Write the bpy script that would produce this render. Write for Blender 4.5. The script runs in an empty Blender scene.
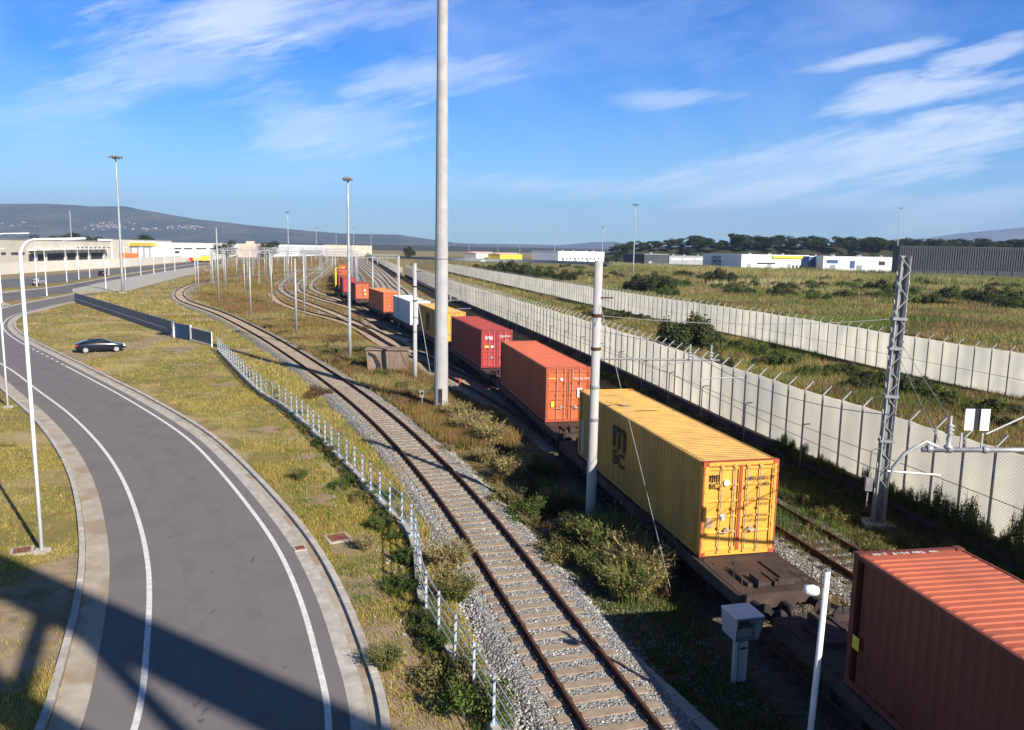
import bpy, math, random
import numpy as np
from mathutils import Vector, Matrix
from mathutils.geometry import tessellate_polygon
random.seed(7); RNG=np.random.default_rng(7)
scene=bpy.context.scene; COL=scene.collection
R=math.radians
# ------------------------------------------------------------ survey of the photograph: pixel -> place on the ground
F=790.; HZ=249.; ROLL=0.017; CH=10.3; W,H=1024,730
PITCH=math.atan((H/2-HZ)/F)
fw=np.array([0,math.cos(PITCH),-math.sin(PITCH)]); up0=np.array([0,math.sin(PITCH),math.cos(PITCH)]); rt0=np.array([1.,0,0])
rt=math.cos(ROLL)*rt0+math.sin(ROLL)*up0; up=np.cross(rt,fw)
def ray(x,y): return fw+rt*(x-W/2)/F+up*(H/2-y)/F
def at(x,y,z=0.):
    d=ray(x,y); t=(z-CH)/d[2]; return np.array([d[0]*t,d[1]*t,z])
def atY(x,y,Y):
    d=ray(x,y); t=Y/d[1]; return np.array([d[0]*t,Y,CH+d[2]*t])
def pxof(p):
    v=np.array(p,float)-np.array([0,0,CH]); k=v@fw
    return W/2+F*(v@rt)/k, H/2-F*(v@up)/k
# ------------------------------------------------------------ materials
def newmat(name):
    m=bpy.data.materials.new(name); m.use_nodes=True
    nt=m.node_tree; b=nt.nodes['Principled BSDF']; return m,nt,b
def lin(c): return tuple(c)+(1.,) if len(c)==3 else c
def mat(name,c1,c2=None,scale=3.,rough=.8,bump=0.,bscale=None,metal=0.,c3=None,s3=.4,a3=.5,detail=6,stretch=None,spec=.3,voro=False,dist=.02):
    m,nt,b=newmat(name); N=nt.nodes; L=nt.links
    b.inputs['Roughness'].default_value=rough; b.inputs['Metallic'].default_value=metal
    b.inputs['Specular IOR Level'].default_value=spec
    tc=N.new('ShaderNodeTexCoord'); vec=tc.outputs['Object']
    if stretch:
        mp=N.new('ShaderNodeMapping'); mp.inputs['Scale'].default_value=stretch; L.new(vec,mp.inputs[0]); vec=mp.outputs[0]
    def noise(s,d=detail,lo=.35,hi=.65):
        n=N.new('ShaderNodeTexNoise'); n.inputs['Scale'].default_value=s; n.inputs['Detail'].default_value=d; n.inputs['Roughness'].default_value=.62; L.new(vec,n.inputs['Vector'])
        r=N.new('ShaderNodeMapRange'); r.inputs[1].default_value=lo; r.inputs[2].default_value=hi; L.new(n.outputs[0],r.inputs[0]); return n.outputs[0],r.outputs[0]
    col=None
    if c2 is not None:
        n,r=noise(scale); mx=N.new('ShaderNodeMix'); mx.data_type='RGBA'; mx.inputs[6].default_value=lin(c1); mx.inputs[7].default_value=lin(c2); L.new(r,mx.inputs[0]); col=mx.outputs[2]
    if c3 is not None:
        n,r=noise(s3,4,1-a3-.02 if False else .5,.5+.25*(1.2-a3)); mx=N.new('ShaderNodeMix'); mx.data_type='RGBA'
        if col is None: mx.inputs[6].default_value=lin(c1)
        else: L.new(col,mx.inputs[6])
        mx.inputs[7].default_value=lin(c3); mu=N.new('ShaderNodeMath'); mu.operation='MULTIPLY'; mu.inputs[1].default_value=a3; L.new(r,mu.inputs[0]); L.new(mu.outputs[0],mx.inputs[0]); col=mx.outputs[2]
    if col is None: b.inputs['Base Color'].default_value=lin(c1)
    else: L.new(col,b.inputs['Base Color'])
    if bump:
        if voro:
            n=N.new('ShaderNodeTexVoronoi'); n.inputs['Scale'].default_value=bscale or scale; L.new(vec,n.inputs['Vector']); o=n.outputs['Distance']
        else: o,_=noise(bscale or scale,8)
        bp=N.new('ShaderNodeBump'); bp.inputs['Strength'].default_value=bump; bp.inputs['Distance'].default_value=dist; L.new(o,bp.inputs['Height']); L.new(bp.outputs[0],b.inputs['Normal'])
    return m
def attrmat(name,rough=.8,transl=.25,vary=.25):
    m,nt,b=newmat(name); N=nt.nodes; L=nt.links
    a=N.new('ShaderNodeAttribute'); a.attribute_name='Col'
    b.inputs['Roughness'].default_value=rough; b.inputs['Specular IOR Level'].default_value=.15
    L.new(a.outputs['Color'],b.inputs['Base Color'])
    if transl:
        t=N.new('ShaderNodeBsdfTranslucent'); L.new(a.outputs['Color'],t.inputs['Color'])
        mx=N.new('ShaderNodeMixShader'); mx.inputs[0].default_value=transl
        L.new(b.outputs[0],mx.inputs[1]); L.new(t.outputs[0],mx.inputs[2]); L.new(mx.outputs[0],N['Material Output'].inputs['Surface'])
    return m
M={}
def asphalt():
    m=mat('asphalt',(.150,.138,.134),(.185,.170,.164),scale=.35,rough=.9,bump=.35,bscale=90,c3=(.10,.093,.09),s3=.35,a3=.5,detail=12,dist=.006)
    return m
M['asphalt']=asphalt()
M['asphalt_far']=mat('asphalt_far',(.12,.115,.12),(.15,.145,.15),scale=.1,rough=.9)
M['ground']=mat('dry_grass_soil',(.27,.20,.06),(.15,.13,.04),scale=.7,rough=1,bump=.6,bscale=9,c3=(.42,.31,.18),s3=.16,a3=.7,detail=10,dist=.05)
M['dirt']=mat('sandy_dirt',(.33,.25,.17),(.22,.16,.10),scale=1.2,rough=1,bump=.5,bscale=14,c3=(.12,.10,.04),s3=.9,a3=.6,detail=9,dist=.03)
M['yard']=mat('yard_soil',(.24,.16,.075),(.16,.13,.045),scale=.25,rough=1,bump=.5,bscale=5,c3=(.19,.085,.045),s3=.09,a3=.8,detail=10,dist=.08)
M['field']=mat('field_soil',(.22,.17,.06),(.10,.11,.03),scale=.06,rough=1,bump=.5,bscale=2,c3=(.18,.095,.04),s3=.03,a3=.7,detail=10,dist=.2)
M['ballast']=mat('ballast',(.34,.335,.32),(.15,.147,.14),scale=9,rough=.95,bump=1.,bscale=14,c3=(.20,.15,.11),s3=.5,a3=.5,detail=12,voro=True,dist=.05)
M['ballast_pale']=mat('ballast_pale',(.52,.48,.42),(.26,.24,.21),scale=5,rough=.95,bump=1.,bscale=12,c3=(.26,.18,.10),s3=.22,a3=.8,detail=12,voro=True,dist=.05)
M['ballast_dirty_shade']=mat('ballast_dirty_shade',(.14,.12,.095),(.065,.055,.042),scale=6,rough=.95,bump=1.,bscale=14,c3=(.13,.11,.05),s3=.35,a3=.8,detail=12,voro=True,dist=.05)  # oily ballast, its colour darkened further to deepen the wagon shadow
M['concrete']=mat('concrete',(.46,.43,.37),(.36,.33,.28),scale=2,rough=.9,bump=.15,bscale=30,c3=(.22,.19,.15),s3=.7,a3=.4)
M['pole_concrete']=mat('pole_concrete',(.40,.39,.385),(.33,.32,.315),scale=1.5,rough=.85,bump=.1,bscale=40,c3=(.28,.27,.25),s3=.8,a3=.35)
M['kerb']=mat('kerb_concrete',(.50,.47,.42),(.36,.33,.29),scale=3,rough=.9,bump=.2,bscale=25,c3=(.2,.17,.13),s3=1.,a3=.4)
M['gutter']=mat('gutter_concrete',(.45,.40,.33),(.34,.29,.23),scale=1.2,rough=.9,bump=.2,bscale=25,c3=(.30,.22,.15),s3=.45,a3=.8)
M['line']=mat('road_paint',(.74,.73,.70),(.56,.55,.52),scale=6,rough=.7,c3=(.4,.39,.38),s3=2.2,a3=.4,detail=12)
M['galv']=mat('galvanised_steel',(.44,.45,.455),(.33,.34,.345),scale=4,rough=.5,metal=.3,spec=.5)
M['galvdark']=mat('weathered_steel',(.20,.20,.20),(.30,.30,.30),scale=3,rough=.6,metal=.3)
M['white']=mat('white_paint',(.78,.78,.77),(.66,.66,.65),scale=4,rough=.45,spec=.5)
M['lampwhite']=mat('white_pole_paint',(.72,.73,.75),(.62,.63,.65),scale=1.5,rough=.4,spec=.5)
M['rust']=mat('rusty_rail',(.11,.048,.028),(.06,.028,.018),scale=5,rough=.85,bump=.2,bscale=40)
M['railtop']=mat('rail_head',(.17,.085,.055),(.10,.05,.035),scale=8,rough=.6,metal=.3)
M['sleeper']=mat('concrete_sleeper',(.36,.29,.22),(.26,.20,.15),scale=5,rough=.95,bump=.3,bscale=40,c3=(.18,.12,.08),s3=1.1,a3=.6)
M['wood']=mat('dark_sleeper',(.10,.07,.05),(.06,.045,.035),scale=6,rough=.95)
M['wagon']=mat('wagon_brown',(.085,.052,.042),(.045,.032,.028),scale=2,rough=.8,bump=.2,bscale=20,c3=(.035,.028,.025),s3=.8,a3=.7)
M['black']=mat('black_grease',(.02,.018,.017),(.035,.03,.028),scale=5,rough=.7)
M['wheel']=mat('wheel_steel',(.07,.05,.04),(.04,.03,.026),scale=5,rough=.6,metal=.4)
M['bars']=mat('locking_bar_steel',(.55,.50,.46),(.38,.33,.30),scale=8,rough=.45,metal=.4)
M['rustred']=mat('rusty_red_frame',(.42,.085,.035),(.30,.06,.03),scale=4,rough=.7)
M['bw']=mat('black_paint',(.015,.015,.018),rough=.6)
M['blue_panel']=mat('slate_blue_panel',(.09,.125,.19),(.07,.10,.15),scale=1,rough=.5)
M['blue_door']=mat('blue_gate_paint',(.03,.10,.22),(.025,.08,.18),scale=1,rough=.5)
M['brick']=mat('stained_cabinet_concrete',(.27,.20,.155),(.19,.14,.11),scale=3,rough=.95,bump=.3,bscale=20,c3=(.12,.09,.07),s3=1.,a3=.6,stretch=(1,1,.35))
M['plinth']=mat('damp_plinth_concrete',(.10,.085,.07),(.065,.055,.045),scale=2,rough=.95,c3=(.05,.05,.03),s3=.6,a3=.7)  # dark brown concrete, mottled at random
M['glass']=mat('dark_glass',(.012,.014,.018),rough=.08,spec=.8)
M['tyre']=mat('tyre',(.02,.02,.02),rough=.8)
M['alloy']=mat('alloy_wheel',(.6,.6,.62),rough=.3,metal=.7)
M['redglass']=mat('tail_light',(.5,.02,.04),rough=.2,spec=.6)
M['cream']=mat('cream_render',(.70,.64,.53),(.60,.54,.44),scale=.05,rough=.9,c3=(.5,.45,.38),s3=.1,a3=.4)
M['creamwall']=mat('cream_perimeter_wall',(.72,.67,.58),(.64,.59,.50),scale=.1,rough=.9)
M['whitewall']=mat('white_cladding',(.82,.82,.80),(.74,.74,.73),scale=.1,rough=.7)
M['greywall']=mat('grey_cladding',(.33,.35,.36),(.27,.29,.30),scale=.1,rough=.7)
M['darkshed']=mat('dark_ribbed_cladding',(.045,.055,.058),(.06,.07,.073),scale=.1,rough=.7)
M['yellow']=mat('yellow_paint',(.80,.60,.06),(.72,.52,.05),scale=.2,rough=.6)
M['bluewall']=mat('blue_cladding',(.07,.13,.30),(.06,.11,.25),scale=.2,rough=.6)
M['shade']=mat('dark_opening',(.05,.055,.065),rough=.8)
M['roofgrey']=mat('grey_roof',(.30,.29,.29),(.24,.23,.23),scale=.2,rough=.8)
M['orange_sheet']=mat('orange_netting',(.75,.16,.04),(.6,.12,.03),scale=1,rough=.8)
M['redcar']=mat('red_paint',(.5,.04,.03),rough=.4)
M['silver']=mat('silver_car_paint',(.45,.46,.48),rough=.3,metal=.5)
M['navy']=mat('black_blue_car_paint',(.008,.010,.022),rough=.15,spec=.7)
M['forest']=mat('forested_mountain',(.018,.032,.014),(.085,.09,.045),scale=.0035,rough=1,c3=(.16,.13,.08),s3=.0016,a3=.7,detail=12,bump=1.,bscale=.01,dist=60)
M['hillsoil']=mat('scrub_slope',(.028,.038,.016),(.05,.05,.024),scale=.03,rough=1,c3=(.035,.04,.02),s3=.05,a3=.8,detail=10)
M['bark']=mat('bark',(.10,.075,.055),(.06,.045,.035),scale=4,rough=.95)
M['pink']=mat('pink_render',(.62,.45,.36),rough=.9)
M['leaf']=attrmat('foliage',.7,.3)
M['grassblade']=attrmat('grass_blades',.8,.3)
M['stone']=attrmat('ballast_stones',.9,0)
M['insul']=mat('insulator_glaze',(.35,.36,.36),rough=.25,spec=.6)
M['redmark']=mat('red_white_marker',(.6,.05,.06),rough=.6)
M['manhole']=mat('rusty_manhole',(.22,.07,.05),(.15,.05,.04),scale=5,rough=.8)
def translucent_sheet():
    m,nt,b=newmat('translucent_fence_sheet'); N=nt.nodes; L=nt.links
    tc=N.new('ShaderNodeTexCoord'); n=N.new('ShaderNodeTexNoise'); n.inputs['Scale'].default_value=.35; n.inputs['Detail'].default_value=8; L.new(tc.outputs['Object'],n.inputs['Vector'])
    cr=N.new('ShaderNodeMapRange'); cr.inputs[1].default_value=.38; cr.inputs[2].default_value=.62; L.new(n.outputs[0],cr.inputs[0])
    mx=N.new('ShaderNodeMix'); mx.data_type='RGBA'; mx.inputs[6].default_value=(.88,.81,.66,1); mx.inputs[7].default_value=(.68,.65,.57,1); L.new(cr.outputs[0],mx.inputs[0])
    L.new(mx.outputs[2],b.inputs['Base Color']); b.inputs['Roughness'].default_value=.7
    t=N.new('ShaderNodeBsdfTranslucent'); L.new(mx.outputs[2],t.inputs['Color'])
    ms=N.new('ShaderNodeMixShader'); ms.inputs[0].default_value=.72; L.new(b.outputs[0],ms.inputs[1]); L.new(t.outputs[0],ms.inputs[2]); L.new(ms.outputs[0],N['Material Output'].inputs['Surface'])
    return m
M['sheet']=translucent_sheet()
def paint(name,c,dirt,a=.5,s3=.8,stretch=None): 
    return mat(name,c,tuple(x*.82 for x in c),scale=1.2,rough=.55,c3=dirt,s3=s3,a3=a,detail=8,stretch=stretch,spec=.35,bump=.08,bscale=12)
# ------------------------------------------------------------ mesh builder
class MB:
    def __init__(s): s.v=[]; s.f=[]
    def add(s,vs,fs):
        o=len(s.v); s.v+= [tuple(map(float,p)) for p in vs]; s.f+=[tuple(i+o for i in f) for f in fs]; return s
    def box(s,c,d,rz=0.,M4=None):
        x,y,z=[q/2 for q in d]; vs=[]
        ca,sa=math.cos(rz),math.sin(rz)
        for i in range(8):
            px=x if i&1 else -x; py=y if i&2 else -y; pz=z if i&4 else -z
            if M4 is not None: q=M4@Vector((px,py,pz)); vs.append((q.x+c[0],q.y+c[1],q.z+c[2]))
            else: vs.append((c[0]+px*ca-py*sa,c[1]+px*sa+py*ca,c[2]+pz))
        return s.add(vs,[(0,2,3,1),(4,5,7,6),(0,1,5,4),(2,6,7,3),(0,4,6,2),(1,3,7,5)])
    def bar(s,a,b,w,h=None):
        h=h or w; a=Vector(a);b=Vector(b); d=(b-a); L=d.length; q=d.to_track_quat('Y','Z').to_matrix()
        return s.box(tuple((a+b)/2),(w,L,h),M4=q)
    def tube(s,a,b,r,r2=None,n=8,caps=True):
        return s.path([a,b],[r,r if r2 is None else r2],n,caps)
    def path(s,pts,rs,n=8,caps=True):
        pts=[Vector(p) for p in pts]
        if not hasattr(rs,'__len__'): rs=[rs]*len(pts)
        vs=[];fs=[]; ref=None
        for i,p in enumerate(pts):
            t=(pts[min(i+1,len(pts)-1)]-pts[max(i-1,0)]).normalized()
            if ref is None: ref=Vector((1,0,0)) if abs(t.x)<.9 else Vector((0,1,0))
            u=(ref-t*ref.dot(t)).normalized(); w=t.cross(u); ref=u
            for k in range(n):
                a=2*math.pi*k/n; vs.append(p+u*math.cos(a)*rs[i]+w*math.sin(a)*rs[i])
        for i in range(len(pts)-1):
            for k in range(n):
                fs.append((i*n+k,i*n+(k+1)%n,(i+1)*n+(k+1)%n,(i+1)*n+k))
        if caps: fs.append(tuple(range(n-1,-1,-1))); fs.append(tuple((len(pts)-1)*n+k for k in range(n)))
        return s.add(vs,fs)
    def lathe(s,c,prof,n=12,axis='z'):
        vs=[];fs=[]
        for (r,h) in prof:
            for k in range(n):
                a=2*math.pi*k/n; x,y=r*math.cos(a),r*math.sin(a)
                vs.append({'z':(c[0]+x,c[1]+y,c[2]+h),'x':(c[0]+h,c[1]+x,c[2]+y),'y':(c[0]+x,c[1]+h,c[2]+y)}[axis])
        for i in range(len(prof)-1):
            for k in range(n): fs.append((i*n+k,i*n+(k+1)%n,(i+1)*n+(k+1)%n,(i+1)*n+k))
        fs.append(tuple(range(n-1,-1,-1))); fs.append(tuple((len(prof)-1)*n+k for k in range(n)))
        return s.add(vs,fs)
    def prism(s,poly,z0,z1):
        n=len(poly); t=tessellate_polygon([[Vector((p[0],p[1],0)) for p in poly]])
        vs=[(p[0],p[1],z0) for p in poly]+[(p[0],p[1],z1) for p in poly]
        fs=[tuple(reversed(a)) for a in t]+[tuple(i+n for i in a) for a in t]+[(i,(i+1)%n,(i+1)%n+n,i+n) for i in range(n)]
        return s.add(vs,fs)
    def strip(s,La,Lb,z,zb=None):
        n=min(len(La),len(Lb)); zb=z if zb is None else zb
        vs=[(p[0],p[1],z) for p in La[:n]]+[(p[0],p[1],zb) for p in Lb[:n]]
        return s.add(vs,[(i,n+i,n+i+1,i+1) for i in range(n-1)])
    def build(s,name,m,parent=None,smooth=False,off=None,bevel=0):
        me=bpy.data.meshes.new(name)
        v=s.v
        if off is not None: v=[(p[0]-off[0],p[1]-off[1],p[2]-off[2]) for p in v]
        me.from_pydata(v,[],s.f); me.validate()
        import bmesh as bmm
        b=bmm.new(); b.from_mesh(me); bmm.ops.recalc_face_normals(b,faces=b.faces)
        if bevel: bmm.ops.bevel(b,geom=list(b.edges),offset=bevel,segments=1,affect='EDGES')
        b.to_mesh(me); b.free()
        if smooth: 
            for p in me.polygons: p.use_smooth=True
        if m: me.materials.append(M[m] if isinstance(m,str) else m)
        o=bpy.data.objects.new(name,me); COL.objects.link(o)
        if smooth and smooth!=True:
            pass
        if parent is not None: o.parent=parent
        return o
def tag(o,label,cat,group=None,kind=None):
    if label: o['label']=label
    if cat: o['category']=cat
    if group: o['group']=group
    if kind: o['kind']=kind
    return o
def empty(name,loc,rz=0.,label=None,cat=None,group=None):
    o=bpy.data.objects.new(name,None); COL.objects.link(o); o.location=tuple(map(float,loc)); o.rotation_euler=(0,0,rz); o.empty_display_size=.3
    return tag(o,label,cat,group)
KIDS={}
def copy_tree(o,loc=None,rz=None,parent=None,label=None,scale=None):
    c=o.copy(); COL.objects.link(c)
    if parent is not None: c.parent=parent
    if loc is not None: c.location=tuple(map(float,loc))
    if rz is not None: c.rotation_euler=(c.rotation_euler[0],c.rotation_euler[1],rz)
    if scale is not None: c.scale=(scale,)*3 if not hasattr(scale,'__len__') else scale
    if label: c['label']=label
    for ch in o.children: copy_tree(ch,parent=c)
    return c
def struct(name,mb,m): 
    o=mb.build(name,m); o['kind']='structure'; return o
def poly_sheet(name,pxs,m,z,pix=True):
    P=[at(*p,z) for p in pxs] if pix else pxs
    t=tessellate_polygon([[Vector((p[0],p[1],0)) for p in P]])
    mb=MB(); mb.add([(p[0],p[1],z) for p in P],t)
    me=bpy.data.meshes.new(name); me.from_pydata(mb.v,[],[f if f else f for f in mb.f])
    me.update()
    for p in me.polygons: pass
    o=bpy.data.objects.new(name,me); me.materials.append(M[m]); COL.objects.link(o); o['kind']='structure'
    import bmesh as bmm
    b=bmm.new(); b.from_mesh(me)
    for f in b.faces:
        if f.normal.z<0: f.normal_flip()
    b.to_mesh(me); b.free()
    return o
def catmull(P,step=1.0):
    P=[np.array(p[:2],float) for p in P]; P=[2*P[0]-P[1]]+P+[2*P[-1]-P[-2]]; out=[]
    for i in range(1,len(P)-2):
        a,b,c,d=P[i-1:i+3]; n=max(2,int(np.hypot(*(c-b))/step))
        for k in range(n):
            t=k/n; out.append(.5*((2*b)+(-a+c)*t+(2*a-5*b+4*c-d)*t*t+(-a+3*b-3*c+d)*t**3))
    out.append(P[-2]); return np.array(out)
def resample(P,step):
    d=np.r_[0,np.cumsum(np.hypot(*np.diff(P,axis=0).T))]; s=np.arange(0,d[-1],step)
    return np.c_[np.interp(s,d,P[:,0]),np.interp(s,d,P[:,1])]
def offset(P,o):
    t=np.gradient(P,axis=0); t/=np.hypot(*t.T)[:,None]; return P+np.c_[t[:,1],-t[:,0]]*o   # + = right of travel
def cross_at(P,i): 
    t=P[min(i+1,len(P)-1)]-P[max(i-1,0)]; return math.atan2(t[1],t[0])
def smooth(P,k=5,it=3):
    P=P.copy()
    for _ in range(it):
        Q=P.copy(); Q[1:-1]=(P[:-2]+P[1:-1]*2+P[2:])/4; P=Q
    return P
def text_mesh(txt,size,m,parent,loc,rot,name='lettering',extr=.003,sx=1.,bold=0.,align='CENTER'):
    cu=bpy.data.curves.new(name,'FONT'); cu.body=txt; cu.size=size; cu.extrude=extr; cu.align_x=align; cu.align_y='CENTER'; cu.offset=bold; cu.space_line=.85
    to=bpy.data.objects.new(name,cu); COL.objects.link(to)
    dg=bpy.context.evaluated_depsgraph_get(); dg.update()
    me=bpy.data.meshes.new_from_object(to.evaluated_get(dg)); bpy.data.objects.remove(to)
    me.materials.clear(); me.materials.append(M[m] if isinstance(m,str) else m); me.name=name
    o=bpy.data.objects.new(name,me); COL.objects.link(o); o.parent=parent; o.location=loc; o.rotation_euler=rot; o.scale=(sx,1,1)
    return o
def text_fit(txt,parent,c,w_,h_,rot,m='bw',bold=.0,name='logo'):
    o=text_mesh(txt,1.,m,parent,(0,0,0),(0,0,0),name=name,bold=bold,extr=.002); me=o.data
    X=np.array([v.co for v in me.vertices]); lo,hi=X.min(0),X.max(0)
    for v in me.vertices: v.co.x=(v.co.x-(lo[0]+hi[0])/2)*w_/(hi[0]-lo[0]); v.co.y=(v.co.y-(lo[1]+hi[1])/2)*h_/(hi[1]-lo[1])
    o.location=c; o.rotation_euler=rot; return o
# coloured soup (blades, leaves, stones) built with numpy
def soup(name,V,faces_n,C,m,parent=None):
    n=len(V); k=faces_n; me=bpy.data.meshes.new(name)
    me.vertices.add(n*k); me.vertices.foreach_set('co',V.reshape(-1).astype(np.float32))
    me.loops.add(n*k); me.loops.foreach_set('vertex_index',np.arange(n*k,dtype=np.int32))
    me.polygons.add(n); me.polygons.foreach_set('loop_start',np.arange(0,n*k,k,dtype=np.int32))
    try: me.polygons.foreach_set('loop_total',np.full(n,k,dtype=np.int32))
    except Exception: pass
    me.update(calc_edges=True)
    a=me.color_attributes.new('Col','FLOAT_COLOR','POINT'); cc=np.repeat(np.c_[C,np.ones(n)],k,axis=0); a.data.foreach_set('color',cc.reshape(-1).astype(np.float32))
    me.materials.append(M[m]); o=bpy.data.objects.new(name,me); COL.objects.link(o)
    if parent is not None: o.parent=parent
    return o
def inpoly(pts,poly):
    x,y=pts[:,0],pts[:,1]; r=np.zeros(len(pts),bool); n=len(poly)
    for i in range(n):
        x1,y1=poly[i];x2,y2=poly[(i+1)%n]
        if y1==y2: continue
        c=((y1>y)!=(y2>y))&(x<(x2-x1)*(y-y1)/(y2-y1)+x1); r^=c
    return r
def vnoise(P,s,seed=0):
    # cheap smooth value noise in 2-D
    rg=np.random.default_rng(seed); T=rg.random((64,64)); q=P/s; i=np.floor(q).astype(int); f=q-i; f=f*f*(3-2*f)
    g=lambda a,b:T[(i[:,0]+a)%64,(i[:,1]+b)%64]
    return (g(0,0)*(1-f[:,0])+g(1,0)*f[:,0])*(1-f[:,1])+(g(0,1)*(1-f[:,0])+g(1,1)*f[:,0])*f[:,1]
def at_arr(xy,z=0):
    d=fw[None]+rt[None]*((xy[:,0]-W/2)/F)[:,None]+up[None]*((H/2-xy[:,1])/F)[:,None]; t=(z-CH)/d[:,2]; return d[:,:2]*t[:,None]
def scatter(pxpoly,n):
    P=np.array(pxpoly,float); lo,hi=P.min(0),P.max(0); out=[]; tot=0
    while tot<n:
        q=lo+(hi-lo)*RNG.random((n*2,2)); q=q[inpoly(q,pxpoly)]; out.append(q); tot+=len(q)
    return at_arr(np.concatenate(out)[:n])
def tufts(name,P,hgt,wid,nb,pal,lean=.5,label=None,spread=.12,grow=0.,patch=3.,clear=None,thr=0.,seed=1):
    """P: Nx2 ground points -> blade triangles"""
    if thr>0: P=P[vnoise(P,patch,seed)>thr*RNG.random(len(P))*1.6]
    if clear is not None:
        for cl,rad in clear:
            d=np.full(len(P),1e9)
            for c in cl[::1]: d=np.minimum(d,np.hypot(P[:,0]-c[0],P[:,1]-c[1]))
            P=P[d>rad]
    N=len(P); D=np.hypot(P[:,0],P[:,1]); sc=1+grow*np.clip(D-40,0,400)/100
    B=np.repeat(P,nb,axis=0); S=np.repeat(sc,nb); n=len(B)
    a=RNG.random(n)*2*np.pi; rr=spread*np.sqrt(RNG.random(n))*S
    b0=np.c_[B[:,0]+rr*np.cos(a),B[:,1]+rr*np.sin(a),np.zeros(n)-.01]
    hh=hgt*(.5+.8*RNG.random(n))*S*np.repeat(.6+.9*vnoise(P,patch*1.7,seed+5),nb); ww=wid*(.6+.8*RNG.random(n))*S
    la=RNG.random(n)*2*np.pi; ll=lean*RNG.random(n)*hh
    tip=b0+np.c_[np.cos(la)*ll,np.sin(la)*ll,hh]
    wa=RNG.random(n)*np.pi; wv=np.c_[np.cos(wa)*ww,np.sin(wa)*ww,np.zeros(n)]
    V=np.stack([b0-wv/2,b0+wv/2,tip],axis=1)
    pal=np.array(pal); nz=vnoise(P,patch*2.3,seed+9); k=np.clip((nz+.35*(RNG.random(N)-.5))*len(pal),0,len(pal)-1).astype(int)
    C=np.repeat(pal[k],nb,axis=0)*(.7+.6*RNG.random((n,1)))
    o=soup(name,V,3,C,'grassblade'); tag(o,label,'grass' if 'grass' in name else 'weeds',kind='stuff'); return o
def leafcloud(name,blobs,n,size,pal,m='leaf',parent=None,up_bias=.3,seed=3,shell=.55):
    rg=np.random.default_rng(seed); Wt=np.array([b[3]*b[4]*b[5] for b in blobs]) ; k=rg.choice(len(blobs),n,p=Wt/Wt.sum())
    B=np.array(blobs)[k]; d=rg.normal(size=(n,3)); d/=np.linalg.norm(d,axis=1)[:,None]; rad=(shell+(1-shell)*rg.random(n))**.7
    rad*=1+.18*rg.normal(size=n)*(rg.random(n)<.35)
    c=B[:,:3]+d*B[:,3:6]*rad[:,None]
    nrm=d+rg.normal(size=(n,3))*.7+np.array([0,0,up_bias]); nrm/=np.linalg.norm(nrm,axis=1)[:,None]
    t=np.cross(nrm,rg.normal(size=(n,3))); t/=np.linalg.norm(t,axis=1)[:,None]; bt=np.cross(nrm,t)
    s=size*(.5+rg.random(n))[:,None]
    V=np.stack([c-t*s,c-bt*s*.55,c+t*s,c+bt*s*.55],axis=1)
    V[:,:,2]=np.maximum(V[:,:,2],0.0)
    pal=np.array(pal); pk=rg.integers(0,len(pal),len(blobs))[k]; pk=np.where(rg.random(n)<.3,rg.integers(0,len(pal),n),pk)
    C=pal[pk]*(.65+.7*rg.random((n,1)))
    return soup(name,V,4,C,m,parent)
def ordinal(i): return ['first','second','third','fourth','fifth','sixth','seventh','eighth','ninth','tenth','eleventh','twelfth','thirteenth','fourteenth','fifteenth','sixteenth','seventeenth','eighteenth','nineteenth','twentieth'][i] if i<20 else '%dth'%(i+1)
# ============================================================ GROUND, ROADS
g=MB(); g.add([(-14000,-400,0),(14000,-400,0),(14000,16000,0),(-14000,16000,0)],[(0,1,2,3)]); struct('ground',g,'ground')
# centre lines of the tracks
A_c=catmull([(6.9,0),(4.05,10),(2.52,15.2),(-1.2,28),(-3.9,36),(-7.1,44.4),(-11.5,54.5),(-16,64),(-21.7,75.7),(-29,90),(-41,112),(-49,125),(-56,136),(-60.8,145),(-66.3,157),(-72,171.5),(-77.6,190),(-82,210),(-86,240),(-92,280)],1.); A_c=resample(smooth(A_c,it=12),.6)
T_c=catmull([(12.8,-20),(11.2,-2),(10.2,6),(9.25,11.8),(6.85,22.85),(4.15,34.5),(3.0,41.2),(.5,52.5),(-1.2,59.9),(-3.9,70),(-6.4,78),(-11.0,93),(-15,105.5),(-17.6,112),(-26.2,137),(-32.6,157),(-37.5,176),(-41.8,195),(-50,232),(-58,270),(-70,325),(-88,405)],1.); T_c=resample(smooth(T_c,it=25),.6)
D_c=offset(T_c,5.0); D_c=D_c[(D_c[:,1]>5)&(D_c[:,1]<420)]
def Tat(Y,o=0.): return offset(T_c,o)[np.argmin(abs(T_c[:,1]-Y))]
# turnout left of the train and the yard fan
C_c=resample(smooth(catmull([Tat(40),Tat(48,-.5),Tat(56,-1.5),Tat(68,-3.0),at(400,348.5),at(378,336),at(357,325.5),at(335,315),at(312,306),at(290,297),at(281,289),at(286,280),at(300,269)],1.),it=12),.6)
E_c=resample(smooth(catmull([at(399,355),at(381,345),at(362,332),at(344,324.5),at(325,318.5),at(300,312),at(278,303),at(270,294)],1.),it=10),.6)
Y1=resample(smooth(catmull([Tat(88,-.6),Tat(98,-2.6),at(349,309),at(322,301),at(304,294.5),at(297,289),at(299,283),at(309,276),at(322,266),at(331,258.5)],1.),it=10),.6)
Y2=resample(smooth(catmull([Tat(100,-.3),at(362,309),at(334,299),at(318,293),at(311,288),at(313,282),at(321,275),at(330,266),at(336,258.5)],1.),it=10),.6)
Z1=resample(catmull([D_c[np.argmin(abs(D_c[:,1]-150))],at(383,285),at(367,270),at(355,259)],1.),.6)
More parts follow.
